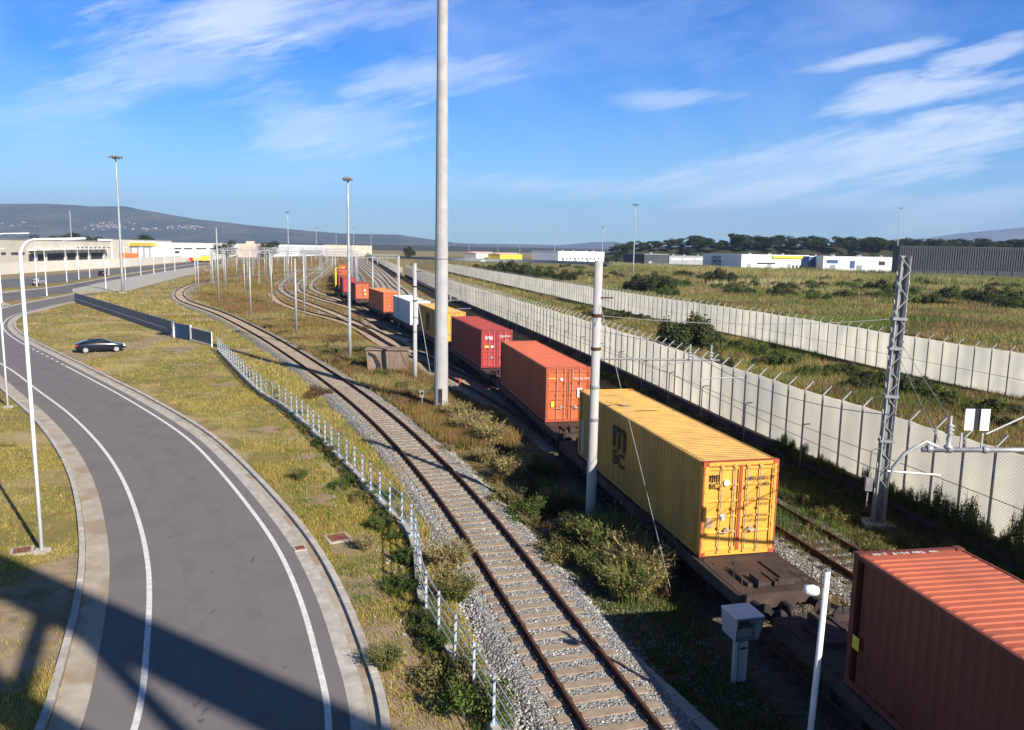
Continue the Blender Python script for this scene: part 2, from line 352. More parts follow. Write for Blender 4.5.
Z2=resample(catmull([D_c[np.argmin(abs(D_c[:,1]-120))],at(402,292),at(393,285),at(375,267.5),at(358,258)],1.),.6)
# soil sheets of the yard and field
poly_sheet('yard_soil',[(196,270),(190,284),(188,294),(204,303),(262,328),(360,384),(402,412),(470,462),(560,560),(680,700),(760,800),(1100,1000),(1400,700),(1030,575),(820,470),(700,412),(600,366),(470,307),(405,276),(378,258),(300,254),(215,258)],'yard',.012)
poly_sheet('field_soil',[(405,268),(447,272),(600,309),(800,353),(1200,450),(1500,330),(1100,266),(760,262),(420,256)],'field',.008)
def bedstrip(name,P,w,m,h=.0,z0=.02,sl=.5):
    mb=MB(); n=len(P); 
    offs=[-w-sl,-w,w,w+sl]; zz=[z0-.005,z0+h,z0+h,z0-.005]
    L=[offset(P,o+.0) for o in offs]
    jit=[vnoise(P,1.3,k)*.5 for k in (1,2)]
    L[0]=P+(L[0]-P)*(1+ (jit[0][:,None]-.25)*.25); L[3]=P+(L[3]-P)*(1+(jit[1][:,None]-.25)*.25)
    vs=[]; 
    for l,z in zip(L,zz): vs+=[(p[0],p[1],z) for p in l]
    fs=[(k*n+i,(k+1)*n+i,(k+1)*n+i+1,k*n+i+1) for k in range(3) for i in range(n-1)]
    mb.add(vs,fs); return struct(name,mb,m)
bedstrip('ballast_bed',A_c[::2],1.55,'ballast',h=.2,sl=.32)
bedstrip('ballast_bed',T_c[::2],1.9,'ballast_dirty_shade',h=.05,z0=.024)
bedstrip('ballast_bed',C_c[::2],1.5,'ballast_pale',h=.05,z0=.032)
bedstrip('ballast_bed',D_c[::2],1.4,'ballast',h=.05,z0=.040)
for P,z in ((E_c,.048),(Y1,.056),(Y2,.064),(Z1,.072),(Z2,.080)): bedstrip('ballast_bed',P[::2],1.5,'ballast_pale',h=.04,z0=z)
# railway tracks
def rail_part(P,o,zb,root,off,step):
    Q=offset(P,o); Q=Q[::step]; mb=MB(); n=len(Q)
    prof=[(-.07,0),(.07,0),(.07,.02),(.012,.035),(.012,.12),(.036,.13),(.036,.165),(-.036,.165),(-.036,.13),(-.012,.12),(-.012,.035),(-.07,.02)]
    t=np.gradient(Q,axis=0); t/=np.hypot(*t.T)[:,None]; nx=np.c_[t[:,1],-t[:,0]]; k=len(prof); vs=[]
    for i in range(n): vs+=[(Q[i,0]+nx[i,0]*a,Q[i,1]+nx[i,1]*a,zb+b) for a,b in prof]
    fs=[(i*k+j,i*k+(j+1)%k,(i+1)*k+(j+1)%k,(i+1)*k+j) for i in range(n-1) for j in range(k)]
    mb.add(vs,fs); return mb.build('rail','rust',root,off=off)
def track(P,zs,label,sl='sleeper',nparts=100,maxs=None,g=.76,step=3,group=None,wear=True):
    i0=int(np.argmin(P[:,1])); off=(P[0][0],P[0][1],0.); root=empty('railway_track',off,0,label,'railway track')
    vis=[i for i in range(0,len(P)) if P[i,1]>(12 if wear else 12)]
    sleep=vis[:maxs] if maxs else vis
    def one(mb,i):
        a=cross_at(P,i)+random.uniform(-.012,.012); c=(P[i,0],P[i,1],zs-.06+random.uniform(-.006,.006)); mb.box(c,(.25,2.45,.14),a)
    for i in sleep[:nparts]:
        mb=MB(); one(mb,i); mb.build('sleeper',sl,root,off=off)
        if i==sleep[0]: pass
    if len(sleep)>nparts:
        mb=MB()
        for i in sleep[nparts:]: one(mb,i)
        o=mb.build('sleeper',sl,root,off=off); o['kind']='stuff'
    for s in (-g,g): rail_part(P,s,zs+.012,root,off,step)
    # fastenings
    mb=MB()
    for i in sleep[:60]:
        a=cross_at(P,i); nx,ny=math.sin(a),-math.cos(a)
        for s in (-g,g):
            for d in (-.11,.11): mb.box((P[i,0]+nx*(s+d),P[i,1]+ny*(s+d),zs+.04),(.07,.05,.06),a)
    f=mb.build('fastening','rust',root,off=off); f['kind']='stuff'
    return root
track(A_c,.24,'rusty single track on pale ballast curving beside the railings')
track(T_c,.10,'dark shaded track carrying the line of container wagons',nparts=60,maxs=300,step=3,sl='wood')  # dark sleepers chosen to deepen the shade under the wagons too
track(C_c,.116,'track leaving the train line by the points beside the concrete cabinet',nparts=60,maxs=200,sl='sleeper')
track(D_c,.12,'half overgrown track between the wagons and the long pale fence',nparts=60,maxs=120,sl='wood')
track(E_c,.12,'weed grown spur left of the points beside the concrete cabinet',nparts=40,maxs=180)
track(Y1,.13,'outer of two yard tracks bending left past the distant wagons',nparts=30,maxs=150)
track(Y2,.138,'inner of two yard tracks bending left past the distant wagons',nparts=30,maxs=150)
track(Z1,.146,'distant straight siding just right of the far orange wagons',nparts=10,maxs=60)
track(Z2,.154,'distant straight siding running nearest the far pale fence',nparts=10,maxs=60)
# ramp road
Lr=[(330,730),(322,684),(308.6,625.5),(287,567),(260,522),(215,466),(180,433),(126.6,399),(76.7,372),(50,358),(23,344),(8,334),(3,326),(7.4,319),(18.5,314),(37,309.5),(55,305),(74,301)]
Ll=[(136.7,730),(142.6,688),(147.7,637),(149.6,598),(148.4,567),(140,525.5),(122.7,479.5),(99.7,445),(69,414),(38.4,391),(7.7,368),(-30,348),(-80,328)]
R_line=np.array([at(*p)[:2] for p in Lr]); L_line=np.array([at(*p)[:2] for p in Ll])
ext=R_line[0]+(R_line[0]-R_line[1])*3; R_line=resample(smooth(catmull(np.vstack([R_line[0]+np.array([2.2,-12.]),R_line]),.6),it=6),.5)
L_line=resample(smooth(catmull(np.vstack([L_line[0]+np.array([2.6,-12.]),L_line]),.6),it=6),.5)
Rk=offset(R_line,.5); Lk=offset(L_line,-1.15)
zR=.02
poly=[tuple(p) for p in Rk]+[tuple(at(*p)[:2]) for p in [(100,291),(74,294.5),(22,304.3),(0,309.3),(-60,320)]]+[tuple(p) for p in Lk[::-1]]
poly_sheet('ramp_road',poly,'asphalt',.024,pix=False)
for P,nm in ((R_line,'r'),(L_line,'l')):
    mb=MB(); lim=[i for i in range(len(P))]
    if nm=='r':
        # solid line with a dashed stretch at the field entrance
        pxs=[pxof((p[0],p[1],0)) for p in P]; i0=min(i for i,q in enumerate(pxs) if q[1]<366 and q[1]>0 and P[i,1]>20); i1=min(i for i,q in enumerate(pxs) if q[1]<345 and P[i,1]>20)
        segs=[(0,i0)]+[(k,k+2) for k in range(i0+1,i1,4)]+[(i1,len(P)-1)]
    else: segs=[(0,len(P)-1)]
    for a,b in segs:
        Q=P[a:b+1]
        if len(Q)>2: mb.strip(offset(Q,-.075),offset(Q,.075),.029)
        elif len(Q)==2: mb.strip(offset(Q,-.075),offset(Q,.075),.029)
    struct('road_marking',mb,'line')
def kerbstrip(P,o0,o1,z,nm,m,h=.0):
    a=offset(P,o0); b=offset(P,o1); mb=MB(); n=len(a)
    if h:
        prof=[(a,0),(a,h-.02),(a*.85+b*.15,h),(a*.15+b*.85,h),(b,h-.02),(b,0)]
        vs=[]; 
        for q,zz in prof: vs+=[(p[0],p[1],z+zz) for p in q]
        fs=[(k*n+i,(k+1)*n+i,(k+1)*n+i+1,k*n+i+1) for k in range(5) for i in range(n-1)]; mb.add(vs,fs)
    else: mb.strip(a,b,z)
    return struct(nm,mb,m)
kerbstrip(R_line,.46,.88,.030,'gutter','kerb'); kerbstrip(R_line,.87,1.11,.034,'gutter','gutter')
def jointed_kerb(P,o0,o1,h,nm):
    # kerb stones one metre long with open joints
    a=offset(P,o0); b=offset(P,o1); mb=MB(); i=0
    while i+2<len(P):
        q=[a[i],a[i+1],a[i+2],b[i+2],b[i+1],b[i]]; c=(a[i]+b[i+2])/2
        q=[tuple(c+(p-c)*.985) for p in q]; mb.prism(q,0,h+random.uniform(-.008,.008)); i+=2
    return struct(nm,mb,'kerb')
jointed_kerb(R_line,1.10,1.30,.15,'kerb')
kerbstrip(L_line,-1.78,-1.1,.030,'gutter','gutter')
jointed_kerb(L_line,-1.98,-1.80,.13,'kerb')
# worn soil beside kerbs and by the near fence
def dirt_patch(c,rx,ry,z,rz=0,nm='bare_soil',m='dirt'):
    n=40; P=[]
    for k in range(n):
        a=2*math.pi*k/n; r=1+.22*math.sin(3*a+c[0])+.15*math.sin(5*a+c[1])+random.uniform(-.07,.07)
        x,y=rx*r*math.cos(a),ry*r*math.sin(a); P.append((c[0]+x*math.cos(rz)-y*math.sin(rz),c[1]+x*math.sin(rz)+y*math.cos(rz)))
    return poly_sheet(nm,P,m,z,pix=False)
for i,(x,y,rx,ry,rz) in enumerate([(415,655,.5,3.5,.3),(440,715,.6,2.5,.3),(370,560,.7,2.2,.6),(225,385,.9,.7,.1),(265,430,.7,.9,.4),(305,455,.5,1.1,.3),(190,365,1.6,.6,0.),(385,640,1.0,4.2,.3),(400,700,1.1,3.,.3),(360,580,.8,3.2,.35),(60,600,1.5,3.,.2),(35,620,2.2,1.6,.1),(500,700,.7,2.,.3),]):
    c=at(x,y); dirt_patch(c,rx,ry,.0065+.0004*i,rz)
# track from the road to the blue gate where the car stands
poly_sheet('dirt_track',[(52,354),(72,365),(120,352),(158,344),(176,338),(172,334),(150,338),(115,346),(72,350)],'dirt',.016)
# distant carriageways at the left
poly_sheet('service_pavement',[(74,295),(100,292),(128,291),(150,285),(185,276),(215,270),(236,266),(236,262),(200,266),(150,273.5),(108,281),(72,289)],'concrete',.028)
poly_sheet('near_carriageway',[(-60,309),(0,301.5),(40,297),(72,291.5),(108,281.5),(150,274),(200,266.5),(255,259.5),(255,258.6),(190,265),(120,276),(60,286.5),(0,293.5),(-60,301)],'asphalt_far',.020)
poly_sheet('far_carriageway',[(-60,296),(0,288.5),(60,282),(110,275),(160,268),(230,260),(230,258.5),(150,266),(90,271),(40,276),(0,280),(-60,286)],'asphalt_far',.020)
poly_sheet('sandy_verge',[(-60,286),(0,280),(40,276),(90,271),(150,266),(230,258.6),(230,257.8),(150,264),(90,269),(40,273),(0,276),(-60,282)],'dirt',.018)
for nm,P in (('kerb',[(-60,301),(0,293.3),(60,286.3),(120,275.8),(190,264.8),(255,258.4)]),('kerb',[(-60,316),(0,308.8),(22,304),(74,294.2)])):
    Q=resample(catmull([at(*p)[:2] for p in P],2.),2.); kerbstrip(Q,-.18,.18,0,nm,'kerb',h=.16)
poly_sheet('concrete_apron',[(-60,313),(0,306.5),(12,305),(0,300.8),(-60,306)],'concrete',.026)
M['stain']=mat('oil_stain',(.09,.082,.08),(.12,.11,.107),scale=6,rough=.7)
M['asphalt_worn']=mat('tyre_worn_asphalt',(.142,.131,.127),(.172,.158,.153),scale=.9,rough=.8,bump=.2,bscale=90,c3=(.165,.152,.147),s3=1.3,a3=.9,detail=10,dist=.004)
Cl=np.array([Q for Q in R_line if Q[1]<150]); 
for o0,o1 in ((-3.05,-2.6),(-1.55,-1.1)): kerbstrip(Cl,o0,o1,.0262,'tyre_track','asphalt_worn')
for k,(x,y,rx,ry) in enumerate([(212,573,.04,.12),(214,612,.03,.16),(200,700,.05,.12),(196,706,.06,.10),(205,712,.05,.16),(201,722,.07,.09),(170,538,.10,.05),(168,547,.06,.04),(186,566,.05,.04),(253,560,.04,.3),(285,668,.05,.05),(250,470,.04,.7),(176,455,.05,.3)]):
    c=at(x,y); dirt_patch(c,rx,ry,.0275,random.uniform(-.2,.3),nm='road_stain',m='stain')
# manholes, drains
def manhole(x,y,s,label):
    c=at(x,y); r=empty('manhole_cover',(c[0],c[1],0),.5,label,'manhole cover')
    MB().box((0,0,.03),(s*1.4,s*1.4,.07)).build('surround','concrete',r); MB().box((0,0,.068),(s,s,.02)).build('lid','manhole',r); return r
manhole(338,539,.62,'square rust red cover in a pale concrete surround on the verge')
manhole(300,549.5,.3,'small rusty drain grate in the gutter of the right kerb')
manhole(22,552,.5,'pale concrete inspection slab at the foot of the near white street lamp')
# ============================================================ RAILING FENCE AND BLUE PANEL FENCE
Fb=[(218,349),(255.6,387),(284,405),(306,423),(331,448),(352,468),(371,489),(394,514),(409.5,530),(417,556),(421,590),(429.6,615),(449,647),(469.5,680),(494.4,724),(516,762)]
FB=[at(*p,.25)[:2] for p in Fb]; FBs=resample(catmull(FB,.5),.25)
off=(FBs[0][0],FBs[0][1],0); fr=empty('railing_fence',off,0,'long white and pale blue tubular railing on a low kerb wall','fence')
M['railblue']=mat('faded_blue_white_paint',(.50,.55,.60),(.30,.40,.52),scale=3,rough=.5,c3=(.30,.13,.07),s3=2.,a3=.55)
mb=MB(); n=len(FBs); a=offset(FBs,-.12); b=offset(FBs,.12)
vs=[(p[0],p[1],-.02) for p in a]+[(p[0],p[1],.25) for p in a]+[(p[0],p[1],.25) for p in b]+[(p[0],p[1],-.02) for p in b]
mb.add(vs,[(k*n+i,(k+1)*n+i,(k+1)*n+i+1,k*n+i+1) for k in range(3) for i in range(n-1)]); mb.build('kerb_wall','concrete',fr,off=off)
for h,rr in ((1.28,.024),(.98,.018),(.70,.018),(.45,.018)):
    MB().path([(p[0],p[1],h) for p in FBs[::2]],rr,6).build('rail','galv',fr,off=off)
posts=resample(FBs,1.45)
for k,p in enumerate(posts[:95]):
    a=0
    mb=MB(); mb.box((p[0],p[1],.25+.55),(.055,.09,1.12)); mb.box((p[0],p[1],.262),(.16,.16,.02)); mb.build('post','railblue',fr,off=off)
# blue panel fence
pb=[(75,302),(110,313.5),(140,324),(172,335.5)]; PB=[at(*p)[:2] for p in pb]; P0=PB[0];P1=PB[-1]
off=(P0[0],P0[1],0); pf=empty('panel_fence',off,0,'slate blue slatted panel fence on a low pale wall by the grass','fence')
d=(P1-P0); Ln=np.hypot(*d); d=d/Ln; ang=math.atan2(d[1],d[0])
MB().box(tuple((P0+P1)/2)+(.29,),(Ln,.22,.60),ang).build('base_wall','blue_panel',pf,off=off)
MB().box(tuple((P0+P1)/2)+(.62,),(Ln,.26,.06),ang).build('coping','kerb',pf,off=off)
nn=32
for k in range(nn):
    c=P0+d*Ln*(k+.5)/nn; MB().box((c[0],c[1],1.15),(Ln/nn*.92,.05,.95),ang).build('panel','blue_panel',pf,off=off)
    q=P0+d*Ln*k/nn; MB().box((q[0],q[1],1.15),(.05,.07,1.0),ang).build('post','galv',pf,off=off)
g0=at(174.5,337.5)[:2]; g1=at(191,341)[:2]; g2=at(212,347)[:2]
gt=empty('metal_gate',(g0[0],g0[1],0),0,'bright blue sheet metal gate between white posts','gate'); o_=(g0[0],g0[1],0)
an=math.atan2(*(g1-g0)[::-1]); Lg=np.hypot(*(g1-g0))
MB().box(tuple(g0)+(.95,),(.3,.3,1.9),an).build('gate_post','white',gt,off=o_)
MB().box(tuple(g1)+(.85,),(.16,.16,1.7),an).build('gate_post','white',gt,off=o_)
MB().box(tuple((g0+g1)/2)+(.85,),(Lg-.3,.06,1.6),an).build('gate_leaf','blue_door',gt,off=o_)
mb=MB(); 
for z in (.3,.85,1.4): mb.box(tuple((g0+g1)/2)+(z,),(Lg-.32,.09,.06),an)
mb.build('brace','blue_door',gt,off=o_)
sp=empty('fence_panel',(g1[0],g1[1],0),0,'single slate blue panel with white frame right of the blue gate','fence panel'); o_=(g1[0],g1[1],0)
an=math.atan2(*(g2-g1)[::-1]); Lg=np.hypot(*(g2-g1)); mid=(g1+g2)/2
MB().box(tuple(mid)+(.85,),(Lg-.3,.05,1.15),an).build('panel','blue_panel',sp,off=o_)
mb=MB(); mb.box(tuple(mid)+(.2,),(Lg,.14,.1),an); mb.box(tuple(mid)+(1.48,),(Lg,.07,.06),an); mb.box(tuple(g2)+(.75,),(.09,.09,1.5),an); mb.box(tuple(g1+(g2-g1)*.04)+(.75,),(.09,.09,1.5),an); mb.build('frame','white',sp,off=o_)
# ============================================================ LONG PALE FENCES (translucent sheets on steel posts)
W1=[(20.6,0),(18.6,15),(17.0,24.5),(16.3,27.6),(14.4,35.6),(12.1,45.6)]+[tuple(at(x,y,3.85)[:2]) for x,y in [(652,341.5),(575,317.5),(489,292),(447,279.5),(405,265.6)]]
W1=resample(smooth(catmull(W1,1.),it=30),1.)
W2=[(44,25),(40.2,42),(37.1,56.3),(34.4,66.5),(30.9,85),(26.4,104.2),(22.0,119.5),(15.9,144.3),(7.2,184),(-30,352)]
W2=resample(smooth(catmull(W2,1.),it=30),1.)
W3=np.array([at(402,267.3,3.6)[:2],at(380,258.3,3.6)[:2],at(366,252.5,3.6)[:2]]); W3=resample(W3,1.)
def sheetfence(P,z0,z1,label,plinth=True,spacing=2.05,maxp=98,arms=True,dirs=1,start=0,pst='galvdark',rib=.5):
    off=(P[0][0],P[0][1],0); r=empty('screen_fence',off,0,label,'fence')
    if plinth:
        mb=MB(); a=offset(P,-.16); b=offset(P,.16); n=len(P)
        vs=[(p[0],p[1],-.02) for p in a]+[(p[0],p[1],z0) for p in a]+[(p[0],p[1],z0) for p in b]+[(p[0],p[1],-.02) for p in b]
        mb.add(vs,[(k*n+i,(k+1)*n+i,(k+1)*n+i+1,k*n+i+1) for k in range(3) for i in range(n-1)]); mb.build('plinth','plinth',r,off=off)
    Q=resample(P,.075 if len(P)<260 and rib<.6 else .25)
    Q=Q[:9000]
    # sheet, gently corrugated, top edge sagging between posts
    s=np.arange(len(Q))*(.075 if len(P)<260 and rib<.6 else .25); o=.018*np.sin(s*2*np.pi/.3) if rib<.6 else 0*s
    t=np.gradient(Q,axis=0); t/=np.hypot(*t.T)[:,None]; nx=np.c_[t[:,1],-t[:,0]]; X=Q+nx*(o+.12)[:,None]
    ph=(s%spacing)/spacing; ztop=z1-.035*np.sin(np.pi*ph)-.03*np.sin(s*.7)
    mb=MB(); n=len(X); vs=[(X[i,0],X[i,1],z0+.03) for i in range(n)]+[(X[i,0],X[i,1],ztop[i]) for i in range(n)]
    mb.add(vs,[(i,i+1,n+i+1,n+i) for i in range(n-1)]); mb.build('screen_sheet','sheet',r,off=off,smooth=True)
    # mid rail and wires
    for h in (z0+(z1-z0)*.42,):
        MB().path([(p[0],p[1],h) for p in offset(P,.03)[::2]],.016,5).build('rail',pst,r,off=off)
    PP=resample(P,spacing); k0=start
    tt=np.gradient(PP,axis=0); tt/=np.hypot(*tt.T)[:,None]; nn_=np.c_[tt[:,1],-tt[:,0]]
    def onep(mb,p,q):
        mb.bar((p[0],p[1],z0-.05),(p[0],p[1],z1+.05),.07,.06)
    def arm(mb,p,q): mb.bar((p[0],p[1],z1+.02),(p[0]+q[0]*.42*dirs,p[1]+q[1]*.42*dirs,z1+.42),.05,.05)
    sel=list(range(k0,len(PP)))
    for k in sel[:maxp]:
        mb=MB(); onep(mb,PP[k],nn_[k]); po=mb.build('post',pst,r,off=off)
        if arms: mb=MB(); arm(mb,PP[k],nn_[k]); mb.build('arm','galv',po,off=off)
    if len(sel)>maxp:
        mb=MB()
        for k in sel[maxp:]: onep(mb,PP[k],nn_[k]); 
        for k in sel[maxp:]: arm(mb,PP[k],nn_[k])
        q=mb.build('post',pst,r,off=off); q['kind']='stuff'
    if arms: MB().path([(p[0],p[1],z1+.40) for p in offset(P,.40*dirs)[::2]],.006,4).build('barbed_wire','galvdark',r,off=off)
    return r
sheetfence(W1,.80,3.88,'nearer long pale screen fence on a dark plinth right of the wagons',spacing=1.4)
sheetfence(W2,.12,3.45,'farther long pale screen fence crossing behind the grassy strip',plinth=True,spacing=1.6,pst='galvdark')
sheetfence(W3,.5,3.6,'distant pale fence stretch carrying on towards the horizon',spacing=4.,rib=1,arms=False)
# chain link in front of the near end of the sheet
Q=offset(W1,-.02); Q=Q[(Q[:,1]>20)&(Q[:,1]<46)]; Qf=resample(Q,.13); mb=MB(); hn=int(3.0/.13)
def pt(i,k): i=min(max(i,0),len(Qf)-1); return (Qf[i,0],Qf[i,1],.86+k*.13)
for i in range(-hn,len(Qf)+hn,1):
    for sg in (1,-1):
        a=(i,0); b=(i+sg*hn,hn)
        k0=0;k1=hn
        if sg==1: k0=max(0,-i); k1=min(hn,len(Qf)-1-i)
        else: k0=max(0,i-(len(Qf)-1)); k1=min(hn,i)
        if k1-k0<2: continue
        pts_=[pt(i+sg*k,k) for k in range(k0,k1+1,5)]+[pt(i+sg*k1,k1)]
        P_=np.array(pts_); n_=len(P_); w_=.006
        vs=[(p[0],p[1]-w_,p[2]) for p in P_]+[(p[0]+w_*.3,p[1]+w_,p[2]) for p in P_]+[(p[0]-w_,p[1],p[2]) for p in P_]
        mb.add(vs,[(c_*n_+q_,((c_+1)%3)*n_+q_,((c_+1)%3)*n_+q_+1,c_*n_+q_+1) for c_ in range(3) for q_ in range(n_-1)])
off=(Q[0][0],Q[0][1],0); cl0=mb.build('wire_mesh','galv',None,off=off); cl0.location=off; tag(cl0,'diamond wire mesh hung in front of the near pale fence sheet','wire mesh')
# hooked cable posts in front of the near fence
hk=resample(offset(W1,-.45),5.3); hk=[p for p in hk if 30<p[1]<130][:16]
pr=None
for i,p in enumerate(hk):
    lab='%s grey hooked post from the right along the near pale fence'%ordinal(i)
    if pr is None:
        pr=empty('hooked_post',(p[0],p[1],0),0,lab,'post','hooked posts along the pale fence')
        MB().path([(0,0,0),(0,0,2.2),(.03,.0,2.3),(.12,.02,2.36),(.4,.1,2.36)],.03,6).build('pole','galvdark',pr); MB().box((0,0,.03),(.22,.22,.06)).build('base_plate','galvdark',pr)
    else: copy_tree(pr,(p[0],p[1],0),random.uniform(-.2,.2),label=lab)
# ============================================================ FLAT WAGONS
def make_wagon(label,cat='wagon',group='flat wagons of the container train'):
    r=empty('flat_wagon',(0,0,0),0,label,cat,group); Lw=17.2
    # origin: centre of wagon at rail-base level ; deck top z=1.30
    MB().box((-1.28,0,1.10),(.12,Lw,.34)).build('side_sill','wagon',r,bevel=.01); MB().box((1.28,0,1.10),(.12,Lw,.34)).build('side_sill','wagon',r,bevel=.01)
    mb=MB(); mb.box((0,0,1.02),(.5,Lw-.3,.36))
    for k in range(13): mb.box((0,-Lw/2+.7+k*(Lw-1.4)/12,1.12),(2.42,.12,.2))
    mb.build('underframe','wagon',r)
    for s in (-1,1):
        mb=MB()
        mb.box((0,s*(Lw/2-1.55),1.262),(2.42,3.0,.03))
        mb.box((-.35,s*(Lw/2-1.0),1.33),(.9,1.1,.1)); mb.box((.75,s*(Lw/2-1.3),1.30),(.7,1.4,.06))
        for q in range(9): mb.box((random.uniform(-1.1,1.1),s*(Lw/2-random.uniform(.3,2.8)),1.29),(.14,.09,.04))
        mb.box((-.55,s*(Lw/2-.55),1.42),(.08,.5,.22)); mb.box((.3,s*(Lw/2-.4),1.40),(.5,.1,.18)); mb.box((0,s*(Lw/2-.7),1.36),(.12,.7,.12))
        mb.build('end_deck','wagon',r)
    MB().box((0,0,1.245),(2.42,Lw-6.3,.02)).build('deck','wagon',r)
    for s in (-1,1):
        hs=MB().box((0,s*(Lw/2-.06),1.08),(2.62,.14,.42)).build('headstock','wagon',r)
        for q in (-.875,.875):
            bf=MB().lathe((q,s*(Lw/2+.01),1.0),[(.13,0),(.13,s*.28),(.10,s*.28),(.10,s*.42),(.24,s*.45),(.24,s*.49)],14,'y').build('buffer','black',r)
        mb=MB(); mb.box((0,s*(Lw/2+.2),.98),(.12,.4,.12)); mb.path([(.0,s*(Lw/2+.35),.98),(.02,s*(Lw/2+.42),.8),(0,s*(Lw/2+.45),.62)],.035,6); mb.build('coupling','black',r)
        for q in (-.45,.45): MB().path([(q,s*(Lw/2),.95),(q,s*(Lw/2+.25),.9),(q*1.05,s*(Lw/2+.3),.6),(q*.8,s*(Lw/2+.38),.5)],.03,6).build('brake_hose','black',r)
        # steps and handrail on the corners
        for q in (-1.2,1.2): MB().path([(q,s*(Lw/2-.1),1.3),(q,s*(Lw/2-.1),1.75),(q,s*(Lw/2-.55),1.75),(q,s*(Lw/2-.55),1.3)],.018,6).build('handrail','wagon',r)
    for s in (-1,1):
        bg=MB(); cy=s*(Lw/2-3.0)
        for q in (-1.0,1.0): 
            bg.box((q,cy,.72),(.1,2.5,.22)); bg.box((q,cy,.58),(.12,.7,.3))
            for w in (-.9,.9): bg.box((q*1.02,cy+w,.60),(.16,.34,.34))
        bg.box((0,cy,.74),(2.0,.35,.25)); b_=bg.build('bogie','black',r)
        for w in (-.9,.9):
            mb=MB(); mb.tube((-1.0,cy+w,.60),(1.0,cy+w,.60),.07,n=8)
            for q in (-.75,.75): mb.lathe((q-.07*(1 if q>0 else 1),cy+w,.60),[(.43,0),(.43,.13),(.3,.14)],24,'x')
            mb.build('wheelset','wheel',b_,smooth=False)
    mb=MB(); mb.tube((-.3,-.8,.85),(-.3,.8,.85),.2,n=10); mb.build('air_tank','black',r)
    return r
wag0=make_wagon('x')
